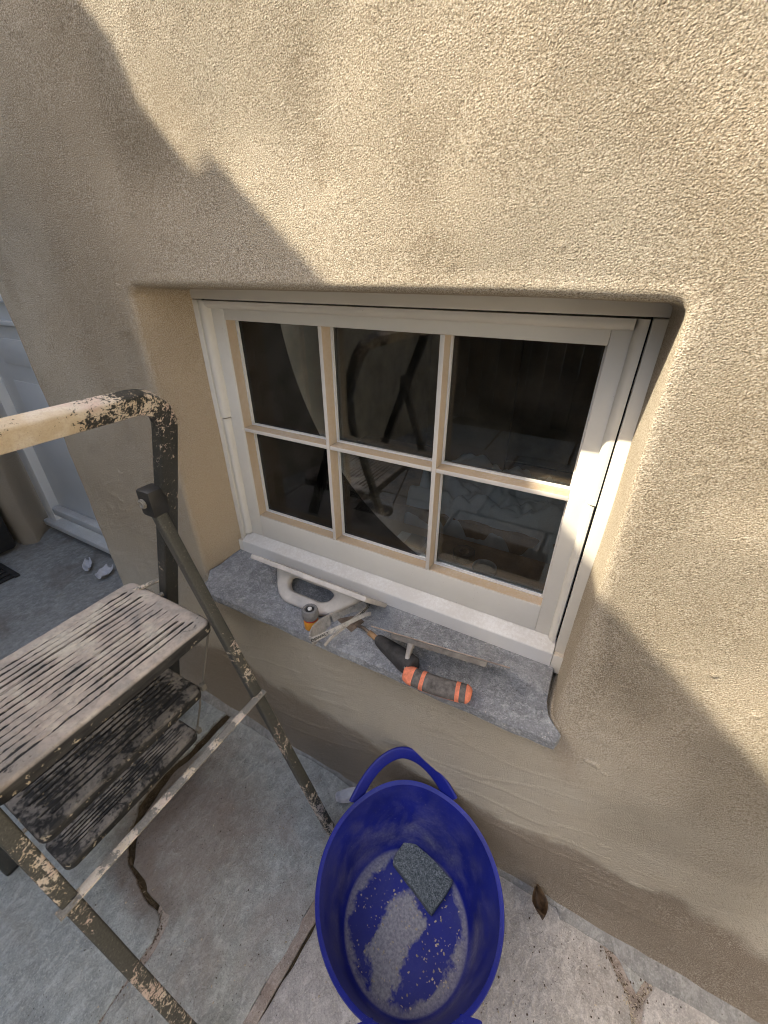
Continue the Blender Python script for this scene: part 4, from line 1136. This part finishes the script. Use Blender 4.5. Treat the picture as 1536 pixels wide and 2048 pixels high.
# hose connector
hc = empty('hose_connector', (-.500, .553, ST(.553))); hc.scale = (1.2, 1.2, 1.22); tag(hc, 'orange and grey plastic hose connector with red ring, standing beside the safety glasses', 'connector')
link('collar', lathe([(0, 0), (.0135, 0), (.0145, .002), (.0145, .020), (.013, .022), (0, .022)], 28), 'connector_orange', hc)
link('red_ring', lathe([(.010, .0215), (.0138, .0215), (.0142, .0235), (.0138, .0255), (.010, .0255)], 28), 'connector_red', hc)
gp = []
me = lathe([(.010, .0255), (.0150, .0258), (.0165, .030), (.0160, .043), (.0145, .047), (.0105, .0475), (.0095, .044), (0, .044)], 48)
for v_ in me.vertices:
    r0 = math.hypot(v_.co.x, v_.co.y)
    if r0 > .014: 
        a_ = math.atan2(v_.co.y, v_.co.x); k_ = 1 + .022 * math.cos(a_ * 16); v_.co.x *= k_; v_.co.y *= k_
link('grip_sleeve', me, 'connector_grey', hc)
link('inner_bore', lathe([(0, .0442), (.0085, .0442), (.0085, .0455), (.0055, .0455), (.0050, .0448), (0, .0448)], 24), 'dark_iron', hc)
link('spigot', lathe([(0, .0455), (.0042, .0455), (.0042, .0480), (.003, .0488), (0, .0488)], 18), 'plastic_white', hc)
# safety glasses
sg = empty('safety_glasses'); tag(sg, 'clear dusty safety glasses with black lettering on the folded arms, lying on the sill', 'safety glasses')
def lens(s0, s1, name='lens'):
    nu, nv = 26, 10; vs = []; fs = []
    for i in range(nu + 1):
        f_ = i / nu; s_ = s0 + (s1 - s0) * f_
        yy_ = .078 * math.sin(s_ * 1.12) / math.sin(1.12); xx_ = -.030 * (math.cos(s_ * 1.25) - math.cos(1.25)) / (1 - math.cos(1.25))
        # outline of one lens: deeper at the outside, cut away at the nose
        g = abs(s_); lo = -.020 + .020 * max(0, 1 - g / .22) ** 1.2 + .010 * max(0, (g - .72) / .28) ** 2; hi = .020 - .004 * max(0, 1 - g / .3) - .008 * max(0, (g - .6) / .4) ** 1.5
        for j in range(nv + 1):
            h_ = lo + (hi - lo) * j / nv
            vs.append((xx_ + .10 * (h_ - .0) * .5, yy_, h_))
    for i in range(nu):
        for j in range(nv): a_ = i * (nv + 1) + j; fs.append((a_, a_ + nv + 1, a_ + nv + 2, a_ + 1))
    me = bpy.data.meshes.new('lens'); me.from_pydata(vs, [], fs)
    o = link(name, me, 'clear_plastic', sg, None, True); m_ = o.modifiers.new('t', 'SOLIDIFY'); m_.thickness = .0022; m_.offset = 0
    # thicker moulded edge
    nvv = nv + 1
    ed = [Vector(vs[i * nvv + nv]) for i in range(nu + 1)] + [Vector(vs[nu * nvv + j]) for j in range(nv - 1, -1, -1)] + [Vector(vs[i * nvv]) for i in range(nu - 1, -1, -1)] + [Vector(vs[j]) for j in range(1, nv + 1)]
    link('lens_rim', sweep(ed, circ(.0014, 6), False, Vector((.2, .3, 1))), 'clear_plastic', o)
lens(.04, 1.0); lens(-1.0, -.04)
link('bridge', sweep(catm([(-.030, -.012, .010), (-.0315, 0, .013), (-.030, .012, .010)], 5), rrect(.004, .009, .0015), True, Vector((0, 0, 1))), 'clear_plastic', sg)
def arm(s_, far, zlift):
    y0 = .079 * s_
    pth = catm([(0, y0, .006), (.010, y0 * 1.01, .006), (.022, y0 * .90, .006 + zlift), (.030 + far * .5, y0 * .25, .005 + zlift), (.034 + far, -y0 * .55, .001 + zlift), (.030 + far, -y0 * .85, -.008 + zlift)], 7)
    n_ = len(pth); k_ = [1.15 - .45 * i / n_ for i in range(n_)]
    o = link('arm', sweep(pth, rrect(.0032, .0125, .0012, 2), True, Vector((0, 0, 1)), k_), 'clear_plastic', sg)
    # lettering printed along the outside of the arm
    i0 = 15; p0 = pth[i0]; t_ = (pth[i0 + 3] - pth[i0 - 3]).normalized()
    cu = bpy.data.curves.new('lettering', 'FONT'); cu.body = 'DEWALT'; cu.size = .0085; cu.align_x = 'CENTER'; cu.align_y = 'CENTER'; cu.extrude = .0001; cu.offset = .00025
    tmp = bpy.data.objects.new('tmp', cu); COL.objects.link(tmp)
    dg = bpy.context.evaluated_depsgraph_get(); me = bpy.data.meshes.new_from_object(tmp.evaluated_get(dg)); bpy.data.objects.remove(tmp)
    for v_ in me.vertices: v_.co.x *= 1.25
    me.materials.clear()
    lt = link('lettering', me, 'ink_black', o)
    if s_ < 0: xa = t_
    else: xa = -t_
    zup = Vector((0, 0, 1)); ya = (zup - xa * zup.dot(xa)).normalized(); za = xa.cross(ya)
    outw = za
    m = Matrix((xa, ya, za)).transposed().to_4x4(); m.translation = p0 + outw * .0021
    lt.matrix_local = m
arm(-1, .012, .002); arm(1, .002, -.004)
place(sg, Vector((-.436, .575, ST(.575) + .021)), (.87, -.27, .40), (.29, .955, .0))

# ------------------------------------------------------------------ litter on the ground
def scrap(name, c, size, mat, label, cat, seed, curl=.3, asp=.55, group=None):
    nu, nv = 14, 8; g = []; fs = []
    for i in range(nu + 1):
        for j in range(nv + 1):
            u_ = i / nu * 2 - 1; v_ = (j / nv * 2 - 1)
            wdt = asp * (1 - (.55 if cat != 'leaf' else .97) * abs(u_) ** (2.2 if cat != 'leaf' else 1.7))
            x_ = u_ * size; y_ = v_ * size * wdt
            z_ = .002 + curl * size * (v_ * v_ * .8 + .35 * abs(u_) ** 2) + size * .35 * abs(float(fbm(np.array(u_ * 2.2 + seed), np.array(v_ * 2.0), 2, seed)))
            g.append((x_, y_, z_))
    for i in range(nu):
        for j in range(nv): a_ = i * (nv + 1) + j; fs.append((a_, a_ + nv + 1, a_ + nv + 2, a_ + 1))
    me = bpy.data.meshes.new(name); me.from_pydata(g, [], fs)
    o = link(name, me, mat, None, c, True); o.rotation_euler = (0, 0, seed * 1.3)
    m_ = o.modifiers.new('t', 'SOLIDIFY'); m_.thickness = .0006
    return tag(o, label, cat, group)
lf = scrap('dry_leaf', (.150, .535, 0.006), .030, 'leaf_brown', 'curled dry brown leaf against the foot of the wall right of the tub', 'leaf', 4, 1.3, .62)
scrap('paper_scrap', (-.405, .520, 0.0), .040, 'paper_white', 'crumpled white paper scrap on the ground behind the tub, left of its handle', 'paper', 3, .4, .5)
scrap('paper_scrap', (-2.26, .80, 0.0), .060, 'paper_white', 'thin twisted white scrap on the ground before the door, the left of two', 'paper', 2, .4, .35)
scrap('paper_scrap', (-2.12, .81, 0.0), .050, 'paper_white', 'rounder white scrap on the ground before the door, the right of two', 'paper', 4, .5, .7)
link_ = lf
tw = sweep([(-.026, 0, .004), (-.040, .003, .002), (-.052, .001, .001)], circ(.0008, 6)); o = link('stalk', tw, 'leaf_brown', lf)
pp = []
for k in range(900):
    x_ = random.uniform(-.95, .65); y_ = random.uniform(-.1, .53)
    if (Vector((x_, y_, 0)) - TC).length < .17: continue
    if random.random() < .45 and x_ < 0: continue
    pp.append((x_, y_, .0002))
tag(crumbs('pale_chips', pp[::2], .0008, .0032, 'cream_chip'), 'pale flakes of dried render scattered over the flagstones', 'chips', kind='stuff')
tag(crumbs('dark_chips', pp[1::2] + [(random.uniform(.0, .42), random.uniform(.30, .53), .0002) for k in range(120)], .0007, .0030, 'dark_chip'), 'dark grit and leaf crumbs scattered over the flagstones', 'grit', kind='stuff')
# dried moss and straw in the open joint by the right-hand stone
pp = []
for k in range(110):
    f_ = random.random(); a_ = Vector((.345, .50)).lerp(Vector((.372, .44)), f_) if random.random() < .6 else Vector((.408, .55)).lerp(Vector((.375, .47)), f_)
    pp.append((a_.x + random.gauss(0, .006), a_.y + random.gauss(0, .006), -.006 + random.uniform(0, .005)))
tag(crumbs('joint_moss', pp, .001, .003, 'cream_chip'), 'straw-coloured dry moss in the joint round the small triangular stone', 'moss', kind='stuff')

pp = []
jp = [(-.945, .58), (-.948, .45), (-.956, .30), (-.943, .20), (-.918, .15), (-.835, .095), (-.76, .072), (-.67, .068), (-.648, .03), (-.646, -.01), (-.641, -.10)]
for a_, b_ in zip(jp[:-1], jp[1:]):
    a_ = Vector(a_); b_ = Vector(b_)
    for k in range(int((b_ - a_).length * 2200)):
        q = a_.lerp(b_, random.random()); sd = .006 + .012 * (q.y > .12)
        pp.append((q.x + random.gauss(0, sd), q.y + random.gauss(0, sd * .8), random.uniform(-.011, -.002) if sd < .01 else random.uniform(-.009, .0003)))
for k in range(260):
    f_ = random.random(); q = Vector((.29, .557)).lerp(Vector((.372, .47)), f_) if random.random() < .6 else Vector((.412, .55)).lerp(Vector((.375, .47)), f_)
    pp.append((q.x + random.gauss(0, .005), q.y + random.gauss(0, .005), random.uniform(-.008, .0)))
tag(crumbs('soil_grains', pp, .0008, .0028, 'soil_crumb'), 'brown soil and leaf mould spilling from the open paving joints', 'soil', kind='stuff')
